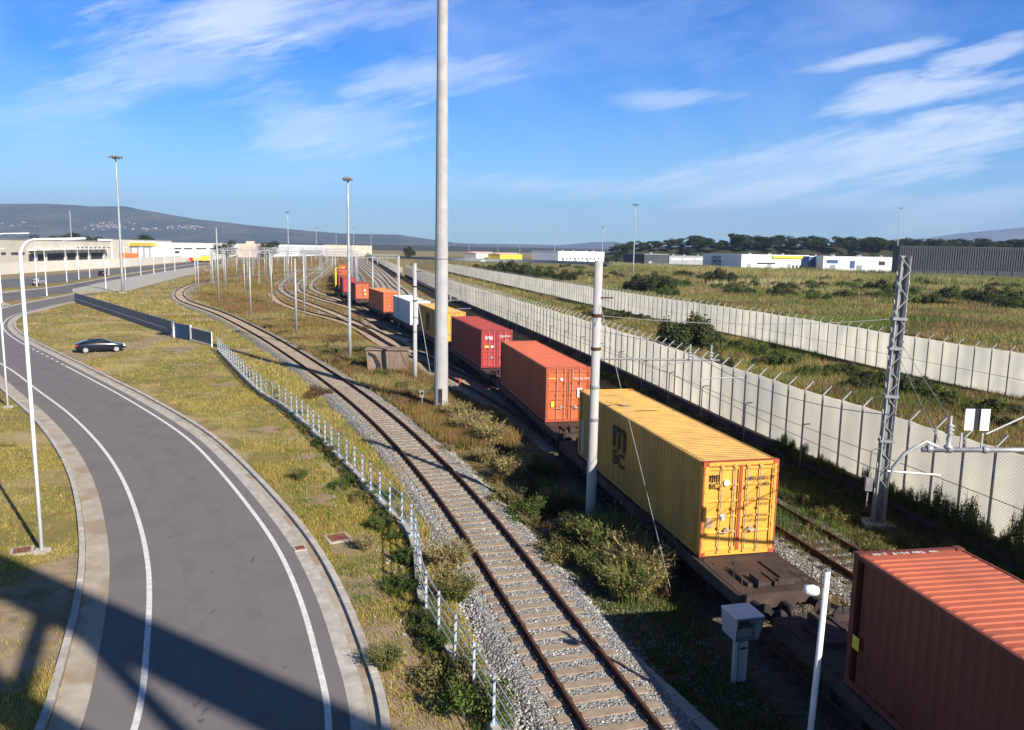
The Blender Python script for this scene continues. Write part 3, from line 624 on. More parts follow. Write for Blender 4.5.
# ============================================================ CONTAINERS
def make_container(label,body,roof,doorc,frame,edge=None,L_=12.19,Hh=2.9,group='shipping containers on the wagons',logo=None,detail=True):
    r=empty('shipping_container',(0,0,0),0,label,'shipping container',group); w=2.438; hw=w/2
    pitch=.278; dep=.036
    for s in (-1,1):
        ys=[]; y=.16
        while y<L_-.16-pitch: 
            ys+=[(y,0),(y+.07,0),(y+.139,-dep),(y+.209,-dep)]; y+=pitch
        ys.append((min(y,L_-.14),0)); n=len(ys); x0=s*(hw-.012)
        mb=MB(); vs=[(x0+s*o,yy,.16) for yy,o in ys]+[(x0+s*o,yy,Hh-.11) for yy,o in ys]; mb.add(vs,[(i,i+1,n+i+1,n+i) for i in range(n-1)])
        mb.build('side_wall',body,r)
    # roof corrugated across
    ys=[]; y=.3; rp=.21
    while y<L_-.5: ys+=[(y,0),(y+.05,0),(y+.08,.022),(y+.14,.022),(y+.17,0)]; y+=rp
    ys=[(.1,0)]+ys+[(L_-.1,0)]; n=len(ys); xx=[-hw+.06,-hw+.17,hw-.17,hw-.06]
    mb=MB(); vs=[]
    for j,x in enumerate(xx): vs+=[(x,yy,Hh-.045+(o if j in (1,2) else 0)) for yy,o in ys]
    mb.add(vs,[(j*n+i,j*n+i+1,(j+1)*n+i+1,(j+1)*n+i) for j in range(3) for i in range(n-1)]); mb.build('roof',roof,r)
    for s in (-1,1):
        MB().box((s*(hw-.035),L_/2,Hh-.075),(.07,L_-.3,.09)).build('top_rail',body,r); MB().box((s*(hw-.035),L_/2,.08),(.07,L_-.3,.16)).build('bottom_rail',body,r)
    for yy in (.075,L_-.075):
        mb=MB()
        for s in (-1,1): mb.box((s*(hw-.07),yy,Hh/2),(.14,.15,Hh-.24))
        mb.box((0,yy,Hh-.075),(w-.27,.12,.13)); mb.box((0,yy,.075),(w-.27,.12,.14)); mb.build('end_frame',frame,r)
    if edge:
        for s in (-1,1): MB().box((s*(hw-.022),-.004,Hh/2),(.05,.012,Hh-.26)).build('edge_strip',edge,r)
        MB().box((0,-.003,Hh-.135),(w-.36,.01,.02)).build('edge_strip',edge,r); MB().box((0,.068,Hh-.005),(w-.36,.14,.012)).build('edge_strip',edge,r)
    for s in (-1,1):
        for yy in (.085,L_-.085):
            for zz in (.06,Hh-.06):
                mb=MB(); mb.box((s*(hw-.085),yy,zz),(.178,.178,.122))
                o=mb.build('corner_casting',edge or frame,r); 
    # front blank end (far end)
    n=0; mb=MB(); xs=[]; x=-hw+.14
    while x<hw-.3: xs+=[(x,0),(x+.06,0),(x+.11,-.04),(x+.17,-.04),(x+.22,0)]; x+=.27
    n=len(xs); mb.add([(x,L_-.06+o,.14) for x,o in xs]+[(x,L_-.06+o,Hh-.13) for x,o in xs],[(i,i+1,n+i+1,n+i) for i in range(n-1)]); mb.build('end_wall',body,r)
    # doors on y=0
    for s in (-1,1):
        x0,x1=(.015,hw-.13); mb=MB(); xm=s*(x0+x1)/2; wd=x1-x0
        zb,zt=.15,Hh-.15; n=5
        prof=[(zb,0),(zb+.08,0)]; 
        for k in range(n):
            a=zb+.08+(zt-zb-.16)*k/n; b=zb+.08+(zt-zb-.16)*(k+1)/n; prof+=[(a+.03,.03),(b-.07,.03),(b-.03,0),(b,0)]
        prof.append((zt,0)); m_=len(prof)
        mb.add([(xm-wd/2,.035+o,z) for z,o in prof]+[(xm+wd/2,.035+o,z) for z,o in prof],[(i,i+1,m_+i+1,m_+i) for i in range(m_-1)])
        mb.box((xm-wd/2+.03,.028,(zb+zt)/2),(.06,.02,zt-zb)); mb.box((xm+wd/2-.03,.028,(zb+zt)/2),(.06,.02,zt-zb))
        d=mb.build('door',doorc,r)
        for q in (.18,.57):
            bx=s*(x0+wd*q*1.0)
            lb=MB().tube((bx,-.012,.08),(bx,-.012,Hh-.08),.018,n=8).build('locking_bar','bars',d)
            mb=MB()
            for zz in (.12,Hh*.3,Hh*.5,Hh*.72,Hh-.13): mb.box((bx,-.006,zz),(.11,.045,.06))
            mb.build('bracket',frame if body!=frame else doorc,lb)
            mb=MB(); zz=Hh*(.24 if q<.5 else .22); mb.bar((bx,-.04,zz+.1),(bx-s*.26 if q>.5 else bx+s*.22,-.045,zz+.08),.03,.02); mb.box((bx-s*.2 if q>.5 else bx+s*.16,-.03,zz+.13),(.1,.02,.12)); mb.build('handle','bars',lb)
        mb=MB()
        for k in range(5): mb.box((s*(hw-.10),-.002,.35+k*(Hh-.7)/4),(.09,.03,.09))
        mb.build('hinge',frame,d)
    g_=MB().box((0,.012,Hh/2),(.09 if edge else .03,.03,Hh-.3)).build('door_gasket',edge or 'black',r)
    return r
rotF=(R(90),0,0)         # text facing -Y
rotL=(R(90),0,R(-90))    # text facing -X
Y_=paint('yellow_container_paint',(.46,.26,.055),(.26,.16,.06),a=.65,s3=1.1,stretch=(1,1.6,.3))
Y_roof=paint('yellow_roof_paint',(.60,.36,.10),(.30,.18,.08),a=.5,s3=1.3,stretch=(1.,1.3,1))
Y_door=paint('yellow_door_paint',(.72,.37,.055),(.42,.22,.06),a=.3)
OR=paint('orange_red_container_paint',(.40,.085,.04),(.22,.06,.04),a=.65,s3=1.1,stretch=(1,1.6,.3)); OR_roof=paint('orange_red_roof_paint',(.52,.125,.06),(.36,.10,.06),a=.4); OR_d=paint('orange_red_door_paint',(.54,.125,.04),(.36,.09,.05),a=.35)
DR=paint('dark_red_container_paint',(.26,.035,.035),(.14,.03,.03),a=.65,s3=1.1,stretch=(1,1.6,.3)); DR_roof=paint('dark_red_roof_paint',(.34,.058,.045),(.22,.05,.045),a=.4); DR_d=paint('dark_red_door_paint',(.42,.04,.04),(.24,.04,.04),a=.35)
NR=paint('brown_red_container_paint',(.17,.046,.03),(.12,.035,.026),a=.65,s3=1.1,stretch=(1,1.6,.3)); NR_roof=paint('brown_red_roof_paint',(.48,.125,.065),(.30,.10,.055),a=.45,stretch=(1,.5,1))  # wall paint darkened for the shaded side; the roof keeps a brighter tone
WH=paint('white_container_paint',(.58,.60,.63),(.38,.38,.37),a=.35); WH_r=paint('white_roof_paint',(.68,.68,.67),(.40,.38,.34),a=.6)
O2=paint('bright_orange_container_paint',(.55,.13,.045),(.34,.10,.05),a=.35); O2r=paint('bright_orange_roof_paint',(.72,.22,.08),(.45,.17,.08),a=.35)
for k,v in dict(Y_=Y_,OR=OR).items(): M[k]=v
def frame_at(s):  # position and heading at arc index on the train track by Y coordinate
    i=int(np.argmin(abs(T_c[:,1]-s))); t=T_c[min(i+6,len(T_c)-1)]-T_c[max(i-6,0)]; return T_c[i],math.atan2(t[1],t[0])-math.pi/2
def place_on_track(o,yc,z=0.):
    p,a=frame_at(yc); o.location=(p[0],p[1],z); o.rotation_euler=(0,0,a); return p,a
def place_container(o,yfront,L_=12.19,z=1.312):
    i=int(np.argmin(abs(T_c[:,1]-yfront))); p0=T_c[i]; j=min(i+int(L_/.6),len(T_c)-1); p1=T_c[j]; a=math.atan2(*(p1-p0)[::-1])-math.pi/2
    o.location=(p0[0],p0[1],z); o.rotation_euler=(0,0,a)
wag_y=[10.2,28.6,46.9,64.9,82.,99.,116.5]
fronts=[3.9,22.75,41.0,59.4,76.0,92.4,110.2]
specs=[
 ('ribbed brown red container in the right foreground, roof seen from above',NR,NR_roof,NR,NR),
 ('yellow container with black lettering on its doors, rusty red frame, beside the tall concrete post',Y_,Y_roof,Y_door,Y_door),
 ('plain orange red container directly behind the near yellow one',OR,OR_roof,OR_d,OR),
 ('dark red container with white lettering and a yellow label on its left door',DR,DR_roof,DR_d,DR),
 ('yellow container partly hidden behind the tall thick mast',Y_,Y_roof,Y_door,Y_),
 ('white container between the orange one and the farther yellow one',WH,WH_r,WH,WH),
 ('orange container just beyond the white container',O2,O2r,O2,O2),
]
wl=['nearest flat wagon, under the brown red container','flat wagon with its bare brown end deck showing, under the near yellow container','flat wagon under the plain orange red container','flat wagon under the dark red lettered container','flat wagon under the farther yellow container','flat wagon under the white container','flat wagon under the bright orange container']
CT=[]
for i,(lab,b,rf,dc,fr_) in enumerate(specs):
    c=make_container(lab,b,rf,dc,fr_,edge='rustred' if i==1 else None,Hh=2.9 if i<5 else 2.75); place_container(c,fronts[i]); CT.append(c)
    w_=wag0 if i==0 else copy_tree(wag0); w_['label']=wl[i]; place_on_track(w_,wag_y[i])
more=[(136.3,6.2,DR,DR_roof,OR_d,'red orange container beyond the bright orange one, with a small yellow label'),(156,12.19,DR,DR_roof,DR_d,'dark red container behind the yellow steel frame'),(176,12.19,OR,OR_roof,OR_d,'orange container topmost but four in the far pile of container roofs'),(195,12.19,OR,OR_roof,OR_d,'orange container topmost but three in the far pile of container roofs'),(214,12.19,DR,DR_roof,OR_d,'red container topmost but two in the far pile of container roofs'),(233,12.19,OR,OR_roof,OR_d,'red orange container topmost but one in the far pile of container roofs'),(252,12.19,OR,OR_roof,OR_d,'farthest orange container of the train')]
for k,(yf,Lc,b,rf,dc,lab) in enumerate(more):
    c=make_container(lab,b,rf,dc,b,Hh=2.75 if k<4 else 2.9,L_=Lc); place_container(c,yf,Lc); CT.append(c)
    w_=copy_tree(wag0); w_['label']='distant flat wagon, %s beyond the one under the bright orange container'%ordinal(k); place_on_track(w_,yf+6.1 if Lc>7 else yf+6.1)
# lettering: near yellow
yc=CT[1]
text_fit('m',yc,(-.86,-.003,2.40),.34,.22,rotF,bold=.012); text_fit('SC',yc,(-.86,-.003,2.17),.33,.17,rotF,bold=.02)
text_fit('m',yc,(-1.262,7.,1.92),1.35,.85,rotL,bold=.022); text_fit('SC',yc,(-1.262,7.,1.12),1.25,.55,rotL,bold=.022)
text_fit('MEDU 833617 7',yc,(.64,-.003,2.36),.86,.11,rotF,bold=.01,name='lettering'); text_fit('45G1',yc,(.84,-.003,2.17),.27,.10,rotF,bold=.01,name='lettering')
M['stencil']=mat('worn_stencil_paint',(.16,.10,.03),rough=.8)
for z_,a_,b_ in ((1.72,'M.G.W.','32500 KGS'),(1.56,'','71650 LBS'),(1.22,'NET','28600 KGS'),(1.06,'CU.CAP','63050 LBS')):
    if a_: text_fit(a_,yc,(.36,-.003,z_),.28,.085,rotF,'stencil',name='lettering')
    text_fit(b_,yc,(.78,-.003,z_),.40,.085,rotF,'stencil',name='lettering')
MB().lathe((-.45,-.004,2.25),[(.1,0),(.1,.003)],20,'y').build('sticker','white',yc)
MB().add([(-.62,-.004,1.28),(-.42,-.004,1.28),(-.52,-.004,1.08)],[(0,1,2)]).build('sticker','white',yc)
M['tag']=mat('brown_notice',(.45,.28,.2),(.35,.2,.15),scale=30,rough=.7); MB().box((-.95,.0,1.05),(.2,.008,.3)).build('notice','tag',yc)
MB().box((-1.20,11.6,.9),(.04,.45,1.5)).build('side_notice_board','greywall',yc)
t2=CT[3]
text_fit('tex',t2,(-.62,-.003,2.3),.62,.30,rotF,'white',bold=.03); MB().box((-.78,-.002,1.62),(.34,.012,.17)).build('label_plate','yellow',t2); MB().box((-.38,-.002,1.62),(.22,.012,.17)).build('label_plate','white',t2)
text_fit('TEXU 487 105 2',t2,(.64,-.003,2.4),.86,.13,rotF,'white',bold=.01,name='lettering'); text_mesh('45G1',.15,'white',t2,(.8,-.002,2.08),rotF)
t3=CT[2]
MB().lathe((-.38,-.004,2.28),[(.08,0),(.08,.003)],16,'y').build('sticker','white',t3); text_mesh('TRIU 962 140 8',.15,'white',t3,(.68,-.002,2.3),rotF,sx=.9); MB().box((.62,-.002,1.55),(.26,.012,.5)).build('label_plate','white',t3); MB().box((-.85,-.0,.95),(.16,.012,.3)).build('label_plate','yellow',t3)
MB().box((-.9,.0,2.32),(.36,.012,.05)).build('label_plate','yellow',t3)
text_fit('m',CT[4],(-1.262,6.6,1.80),1.75,1.0,rotL,bold=.022); text_fit('SC',CT[4],(-1.262,6.6,.88),1.6,.62,rotL,bold=.022)
MB().box((-.5,-.0,1.5),(.3,.012,.3)).build('label_plate','yellow',CT[5]); MB().box((-.55,0,2.25),(.7,.012,.1)).build('label_plate','white',CT[5])
MB().box((.5,-.0,.85),(.4,.012,.35)).build('label_plate','yellow',CT[7]); MB().box((.4,-.0,1.5),(.3,.012,.3)).build('label_plate','white',CT[7])
t0=CT[0]
text_fit('T  6104 482',t0,(-.25,11.98,2.897),.95,.10,(0,0,0),'white',name='lettering'); text_mesh('45G1',.10,'white',t0,(-.85,11.98,2.895),(0,0,0)); text_mesh('45G1',.10,'white',t0,(.45,11.98,2.895),(0,0,0))
MB().box((-1.255,11.85,1.05),(.012,.22,.28)).build('label_plate','yellow',t0)
# yellow steel frame astride the train
c=atY(336,288,153); c=at(336,288.5)
yg=empty('loading_gauge_frame',(c[0],c[1],0),-.2,'bright yellow steel frame over the far dark red container','steel frame')
MB().box((0,0,2.5),(.3,.3,5.0)).build('post','yellow',yg); MB().box((1.0,0,5.1),(2.6,.3,.3)).build('beam','yellow',yg)
# ============================================================ POLES
def mast(name,loc,h,r0,r1,label,group=None,n=12,mat_='pole_concrete',head='flood',heads=10,ring=1.3,facets=None,bands=False):
    o=empty(name,loc,0,label,'light mast' if head else 'pole',group)
    pl=MB(); k=6; pl.path([(0,0,h*i/k) for i in range(k+1)],[r0+(r1-r0)*i/k for i in range(k+1)],facets or n); pl.build('pole',mat_,o,smooth=(facets is None))
    MB().box((0,0,.1),(r0*3.4,r0*3.4,.24)).build('base','concrete',o)
    if head=='flood':
        MB().lathe((0,0,h-.1),[(ring*.3,0),(ring*.95,.12),(ring*.95,.2),(ring*.3,.3)],14).build('head_ring','galvdark',o)
        for q in range(heads):
            a=2*math.pi*q/heads; mb=MB(); ax=Matrix.Rotation(a,3,'Z')@Matrix.Rotation(R(35),3,'Y'); mb.box((math.cos(a)*ring,math.sin(a)*ring,h-.05),(.2*min(1,ring+.1),.45*min(1,ring+.1),.45*min(1,ring+.1)),M4=ax); mb.build('floodlight','galvdark',o)
    return o
cm=at(441,411)
cmo=mast('light_mast',(cm[0],cm[1],0),31,.45,.28,'very tall thick grey lighting mast rising out of the top of the photo',facets=16,heads=12,ring=1.8)
MB().box((-.0,-.44,.85),(.22,.06,1.3)).build('access_door','black',cmo)
mb=MB(); 
for z in (9.6,): mb.lathe((0,0,z),[(.42,0),(.425,.03),(.40,.06)],16)
mb.build('joint_ring','galvdark',cmo)
fl=[(123,293,27.2,'lighting mast with round lamp head on the grass left of the curving track'),(350,360,16.2,'lighting mast with a row of lamps, standing left of the white container'),(633,275,30,'tall lighting mast in the field right of centre')]
for (x,y,h,l) in fl:
    c=at(x,y); lm=mast('light_mast',(c[0],c[1],0),h,.30 if h>20 else .17,.13 if h>20 else .09,l,'tall lighting masts',n=10,mat_='galv',heads=8,ring=1.2 if h>20 else .38)
    if x==633:
        c=atY(633,275,c[1])
# far masts, placed by their tops
farm=[(69.5,209,470,30),(287.5,212,470,30),(316,228,760,30),(336,233,900,28),(353.5,228,800,30),(371,233,1000,30),(498,241,1500,30),(520,240,1300,30),(555,232,800,30),(603,227,640,29),(469,240,1400,30),(138,236,600,16),(901,208,520,40),(222,241,700,18)]
fm0=None
for i,(x,y,D,h_) in enumerate(farm):
    p=atY(x,y,D); h=p[2]; lab='distant thin lighting mast, %s from the left in the far row'%ordinal(sorted(q[0] for q in farm).index(x))
    mast('light_mast',(p[0],p[1],0),h,.35,.2,lab,'distant lighting masts',n=8,mat_='galv',heads=6,ring=1.1)
# curved street lamps near left
def street_lamp(x,y,h,label,rz=0.):
    c=at(x,y); o=empty('street_lamp',(c[0],c[1],0),rz,label,'street lamp')
    pts=[(0,0,0),(0,0,h*.5),(0,0,h-.55)]; 
    for k in range(1,9):
        a=k/8*math.pi/2; pts.append((.55*(1-math.cos(a)),0,h-.55+.55*math.sin(a)))
    pts.append((1.5,0,h+.03))
    n=len(pts); MB().path(pts,[.066-.036*i/n for i in range(n)],10).build('pole','lampwhite',o,smooth=True)
    MB().add(*(lambda v,f:(v,f))([(1.4,-.07,h-.02),(2.05,-.10,h+.02),(2.05,.10,h+.02),(1.4,.07,h-.02),(1.4,-.07,h+.06),(2.05,-.08,h+.09),(2.05,.08,h+.09),(1.4,.07,h+.06)],[(0,3,2,1),(4,5,6,7),(0,1,5,4),(1,2,6,5),(2,3,7,6),(3,0,4,7)])).build('lamp_head','lampwhite',o)
    MB().box((0,0,.06),(.4,.4,.14)).build('base','concrete',o); return o
lo=street_lamp(42,553,10.35,'near white street lamp with curved arm, its shadow on the left verge')
lo2=street_lamp(8,408,10.7,'second white street lamp cut by the left edge, standing on the verge'); lo2.rotation_euler=(0,0,0)
# carriageway lamps
cl=[(47,296,8.6),(37,286.5,9.),(67,282,9),(79,279.5,9),(90,278,9),(106,289,6),(125.6,279.5,9),(141,276,9),(154,274.5,9),(165,272.4,9),(175,270.6,9),(109,275,9),(2,303,9)]
cl.sort()
for i,(x,y,h) in enumerate(cl):
    c=at(x,y); o=empty('street_lamp',(c[0],c[1],0),0,'slim white lamp post by the far carriageway, %s from the left'%ordinal(i),'street lamp','lamp posts along the carriageway')
    MB().tube((0,0,0),(0,0,h),.11,.06,n=8).build('pole','lampwhite',o); MB().box((.5,0,h),(1.2,.12,.1)).build('lamp_head','lampwhite',o)
# catenary masts in the yard
def cat_mast(loc,h=8.6,label='',arm=None,group='catenary masts in the yard',r=.15,rz=0.):
    o=empty('catenary_mast',loc,rz,label,'catenary mast',group)
    MB().path([(0,0,0),(0,0,h)],[r,r*.72],10).build('pole','galv' if r<.16 else 'pole_concrete',o,smooth=True)
    MB().box((0,0,.06),(r*3.2,r*3.2,.16)).build('base','concrete',o)
    if arm:
        L_,z=arm; s=1 if L_>0 else -1; A=MB(); A.tube((0,0,z),(L_,0,z+.05),.045,n=6); A.tube((0,0,z+1.2),(L_*.75,0,z+.05),.02,n=5); A.build('cantilever','galv',o)
        ins=MB(); ins.lathe((L_*.8,0,z+.05),[(.05,0),(.09,.08),(.05,.12),(.09,.2),(.05,.24),(.09,.32),(.04,.4)],8); ins.build('insulator','insul',o)
        MB().path([(L_*.9,0,z),(L_*.7,0,z-.35),(L_*.45,0,z-.55)],.025,6).build('registration_arm','galv',o)
    return o
ym=[(196,291),(199,295.5),(213,286.6),(211,283),(219,303.7),(226,288.6),(223.7,278),(245,297),(251,316.6),(265,279),(272,304.5),(285,287.8),(289,284.5),(292,283.5),(296.5,335),(304.5,312),(357,278),(373,312),(216,279)]
ym.sort()
for i,(x,y) in enumerate(ym):
    c=at(x,y); h=8.8; 
    if (x,y)==(219,303.7): h=13
    cat_mast((c[0],c[1],0),h,'plain slim catenary mast standing in the weedy yard, %s from the left'%ordinal(i),r=.145,arm=(3.,6.6) if (x,y) in [(304.5,312),(226,288.6)] else None)
c=at(399,329); cat_mast((c[0],c[1],0),9.2,'grey catenary mast in front of the white container',r=.16)
c=at(395.5,318); 
rm=np.random.default_rng(5); k=0
for y in np.sort(rm.uniform(261,286,30)):
    x=rm.uniform(208,362); c=at(x,y)
    if min(np.min(np.hypot(Q_[:,0]-c[0],Q_[:,1]-c[1])) for Q_ in (A_c,T_c,C_c,Y1,Y2,E_c))<1.6: continue
    cat_mast((c[0],c[1],0),8.8+rm.uniform(-.4,.4),'thin catenary mast in the crowded far part of the yard',r=.12,group='far masts of the yard',arm=(3. if rm.random()<.5 else -3.,6.6))
# portals
def portal(Y,xa,xb,nleg,label,h=8.8):
    A=atY(xa,260,Y);B=atY(xb,260,Y); L_=B[0]-A[0]; o=empty('catenary_portal',(A[0],Y,0),0,label,'catenary portal','catenary portals over the yard')
    mb=MB(); mb.bar((0,0,h),(L_,0,h),.14); (mb.bar((0,0,h-.65),(L_,0,h-.65),.14) if Y<280 else 0); k=int(L_/1.4)
    if Y<280:
        for i in range(k): mb.bar((L_*i/k,0,h if i%2 else h-.65),(L_*(i+1)/k,0,h-.65 if i%2 else h),.06)
    mb.build('beam','galv',o)
    for i in range(nleg):
        x=L_*i/(nleg-1); l=MB()
        for d in (-.18,.18): l.bar((x+d,0,0),(x+d,0,h),.10)
        for z in range(0,8): l.bar((x-.22,0,z+.3),(x+.22,0,z+1.0),.06)
        l.build('leg','galv',o)
    for i in range(1,nleg*2 if Y<280 else 1):
        x=L_*i/(nleg*2); MB().bar((x,0,h-.65),(x,0,h-2.1),.1).build('drop_bracket','galv',o)
portal(205,212,352,4,'nearest wide catenary portal spanning the yard tracks')
portal(262,218,356,5,'second wide catenary portal from the near end of the yard')
portal(330,222,352,5,'third wide catenary portal from the near end of the yard')
portal(410,228,352,6,'fourth wide catenary portal from the near end of the yard')
portal(520,232,350,6,'farthest wide catenary portal of the yard')
portal(170,357,398,2,'narrow portal beam right of the far containers',h=8.6)
portal(190,304,349,2,'narrow portal over the bending tracks')
# big concrete posts beside the train
def concrete_post(x,y,h,r,label,armL,armz,lean=(0,0)):
    c=at(x,y); o=empty('concrete_post',(c[0],c[1],0),0,label,'catenary post'); o.rotation_euler=(lean[0],lean[1],-.05)
    MB().path([(0,0,-.1),(0,0,h*.27),(0,0,h*.272),(0,0,h)],[r*1.1,r*1.08,r,r*.88],16).build('pole','pole_concrete',o,smooth=True)
    for z in (h*.42,h*.54,h*.68,h*.80): MB().lathe((0,0,z),[(r*1.07,0),(r*1.1,.03),(r*1.1,.08),(r*1.07,.11)],16).build('steel_band','rust' if z in (h*.68,h*.80) else 'galvdark',o)
    ca=MB(); ca.tube((0,0,armz),(armL,0,armz+.05),.036,n=8); ca.tube((0,0,armz+1.5),(armL*.85,0,armz+.1),.012,n=5); ca_o=ca.build('cantilever','galvdark',o)
    for q in (.76,.93):
        MB().lathe((armL*q,0,armz+.05),[(.03,0),(.09,.03),(.03,.08),(.09,.14),(.03,.19),(.09,.25),(.03,.3),(.03,.55)],10).build('insulator','insul',o)
    MB().path([(armL*.78,0,armz),(armL*.6,0,armz-.12),(armL*.42,0,armz-.45)],.028,7).build('registration_arm','galv',o)
    MB().path([(armL*1.2,0,armz-.55),(armL*.95,0,armz-.6),(armL*.8,0,armz-.72)],.022,6).build('registration_arm','galv',o)
    MB().tube((.12,-.1,armz+2.2),(.55,-.1,armz+2.2),.03,n=6).build('bracket','rust',o)
    return o,c
p590,c590=concrete_post(590,531,9.95,.17,'tall concrete post with rusty bands beside the near yellow container',4.4,6.45)
p415,c415=concrete_post(415,381,9.1,.16,'slim concrete post left of the thick mast, in front of the white container',3.6,6.3)
def wire(name,pts,r,label,m='galvdark',sag=0.,cat='cable'):
    P=[]; 
    for a,b in zip(pts[:-1],pts[1:]):
        a=np.array(a,float); b=np.array(b,float)
        for k in range(12):
            t=k/12; q=a+(b-a)*t; q[2]-=sag*4*t*(1-t); P.append(q)
    P.append(np.array(pts[-1],float)); o=MB().path([q-P[0] for q in P],r,5).build(name,m); o.location=tuple(P[0]); return tag(o,label,cat)
e=at(674,603); wire('guy_cable',[(c590[0]+.05,c590[1],8.6),(e[0],e[1],0)],.009,'pale guy cable slanting from the banded concrete post into the bushes',m='galv')
e=at(431,377); wire('guy_cable',[(c415[0],c415[1],7.6),(e[0],e[1],0)],.016,'guy cable slanting down beside the slim post and white container',m='lampwhite')
for k,(xa,xb,z_) in enumerate([(215,228,7.4),(245,247,7.4),(272,262,7.4),(296,283,7.4),(304,300,7.4),(330,318,7.6),(350,336,7.6)]):
    A_=atY(xa,260,120+6*k); B_=atY(xb,260,420); wire('overhead_wire',[(A_[0],A_[1],z_),((A_[0]+B_[0])/2,(A_[1]+B_[1])/2,z_),(B_[0],B_[1],z_)],.018,'%s overhead wire from the left above the yard tracks'%ordinal(k),sag=.4)
M['galvmid']=mat('dull_galvanised_steel',(.34,.345,.35),(.26,.265,.27),scale=4,rough=.6,metal=.3)
# lattice pole
c=at(877,527); lp=empty('lattice_pole',(c[0],c[1],0),-.15,'tall grey lattice steel pole standing against the near pale fence','lattice pole'); lp.rotation_euler=(0,R(.9),-.15)
hh=10.3; w0,w1=.22,.18
for sx in (-1,1):
    for sy in (-1,1):
        MB().bar((sx*w0*.85,sy*w0*.55,0),(sx*w1*.8,sy*w1*.5,hh),.075).build('corner_angle','galvmid',lp)
mb=MB(); k=20
for i in range(k):
    z0,z1=hh*i/k,hh*(i+1)/k; s=1 if i%2 else -1
    mb.bar((s*.20,-.13,z0),(-s*.20,-.13,z1),.03)
    for sx in (-1,1): mb.bar((sx*.20,s*.13,z0),(sx*.20,-s*.13,z1),.03)
mb.build('lacing','galvmid',lp)
MB().box((-.0,.15,hh/2),(.38,.02,hh)).build('back_plate','galvdark',lp)
for z in (3.4,5.1,6.9,8.0): MB().box((0,0,z),(.5,.36,.1)).build('collar','galvmid',lp)
MB().box((0,0,.1),(1.1,1.,.22)).build('base','concrete',lp)
MB().path([(-.5,-.1,.8),(-.5,-.1,3.0),(-.3,-.1,3.1),(-.25,-.1,3.1)],.03,6).build('cable_duct','galvdark',lp); MB().box((-.5,-.12,1.7),(.25,.2,.5)).build('junction_box','galvdark',lp)
# near cantilever from a post outside the frame at the right
na=empty('cantilever_post',(13.9,17.0,0),0,'pale steel cantilever tube with two white plates reaching in from the right edge','catenary post'); 
MB().tube((0,0,0),(0,0,9.5),.18,.15,n=14).build('pole','pole_concrete',na,smooth=True)
z=6.12; tipx=atY(923,438,17)[0]-13.9
MB().tube((0,0,z+.02),(tipx,0,z-.05),.055,n=10).build('cantilever','galv',na,smooth=True)
ix=atY(949,438,17)[0]-13.9
MB().lathe((ix,0,z),[(.09,0),(.09,.05),(.035,.08),(.06,.22),(.03,.3),(.1,.33),(.03,.37),(.1,.42),(.03,.46),(.1,.5),(.03,.55),(.03,.72)],14).build('insulator','insul',na,smooth=True)
a0=atY(926,440,17); a1=atY(905,452,17); a2=atY(893,468,17); a3=atY(887,482,17)
MB().path([(ix,0,z-.08),(a0[0]-13.9,0,a0[2]-.03),(a1[0]-13.9,0,a1[2]-.03),(a2[0]-13.9,0,a2[2]),(a3[0]-13.9,0,a3[2])],.045,8).build('registration_arm','galv',na,smooth=True)
b0=atY(887,471,17); b1=atY(940,475,17); MB().tube((b0[0]-13.9,0,b0[2]),(b1[0]-13.9,0,b1[2]),.028,n=8).build('steady_arm','galv',na)
s0=atY(986,434,17); s1=atY(1060,402,17); MB().tube((s0[0]-13.9,0,s0[2]),(0,0,8.2),.022,n=8).build('stay_tube','galv',na)
for bx in (tipx+.15,ix+.02,s0[0]-13.9): MB().lathe((bx-.05,0,z-.02),[(.08,0),(.09,.03),(.09,.09),(.08,.12)],10,'x').build('clamp','galvdark',na)
u0=atY(962,430,17);u1=atY(983,430,17); q0=atY(962,408,17)
for u in (u0,u1):
    x=u[0]-13.9+.0; MB().box((x+(.12 if u is u0 else -.0),-.03,q0[2]-.25),(.20,.02,.48)).build('white_plate','white',na)
MB().box(((u0[0]+u1[0])/2-13.9+.06,-.0,q0[2]-.25),(.14,.02,.48)).build('dark_plate','black',na)
for u in (u0,u1): MB().bar((u[0]-13.9,0,z),(u[0]-13.9,0,z+.35),.035).build('bracket','galv',na)
# overhead wires along the train
def trk(Y,dx,z): 
    i=int(np.argmin(abs(T_c[:,1]-Y))); return (T_c[i,0]+dx,T_c[i,1],z)
wire('overhead_wire',[trk(17,.35,6.85),trk(28.2,.4,7.0),trk(61,.2,6.9),trk(100,.2,6.9)],.011,'upper dark overhead wire above the container train',sag=.5)
wire('overhead_wire',[trk(17,.1,5.55),trk(28.2,.1,5.95),trk(61,.1,5.7),trk(100,.1,5.7)],.010,'lower dark overhead wire above the container train',sag=.1)
c878=at(877,527)
wire('overhead_wire',[(c878[0],c878[1],8.0),(c590[0]+.15,c590[1],8.0)],.012,'thin cable strung between the lattice pole and the banded concrete post',sag=.25)
wire('stay_wire',[(c878[0]+.2,c878[1],7.2),(13.9+s0[0]-13.9-.3,17.2,6.2)],.009,'right one of two stay wires below the collar of the lattice pole',m='galv')
wire('stay_wire',[(c878[0]+.2,c878[1],6.7),(13.9+ix-.1,17.2,6.2)],.009,'left one of two stay wires below the collar of the lattice pole',m='galv')
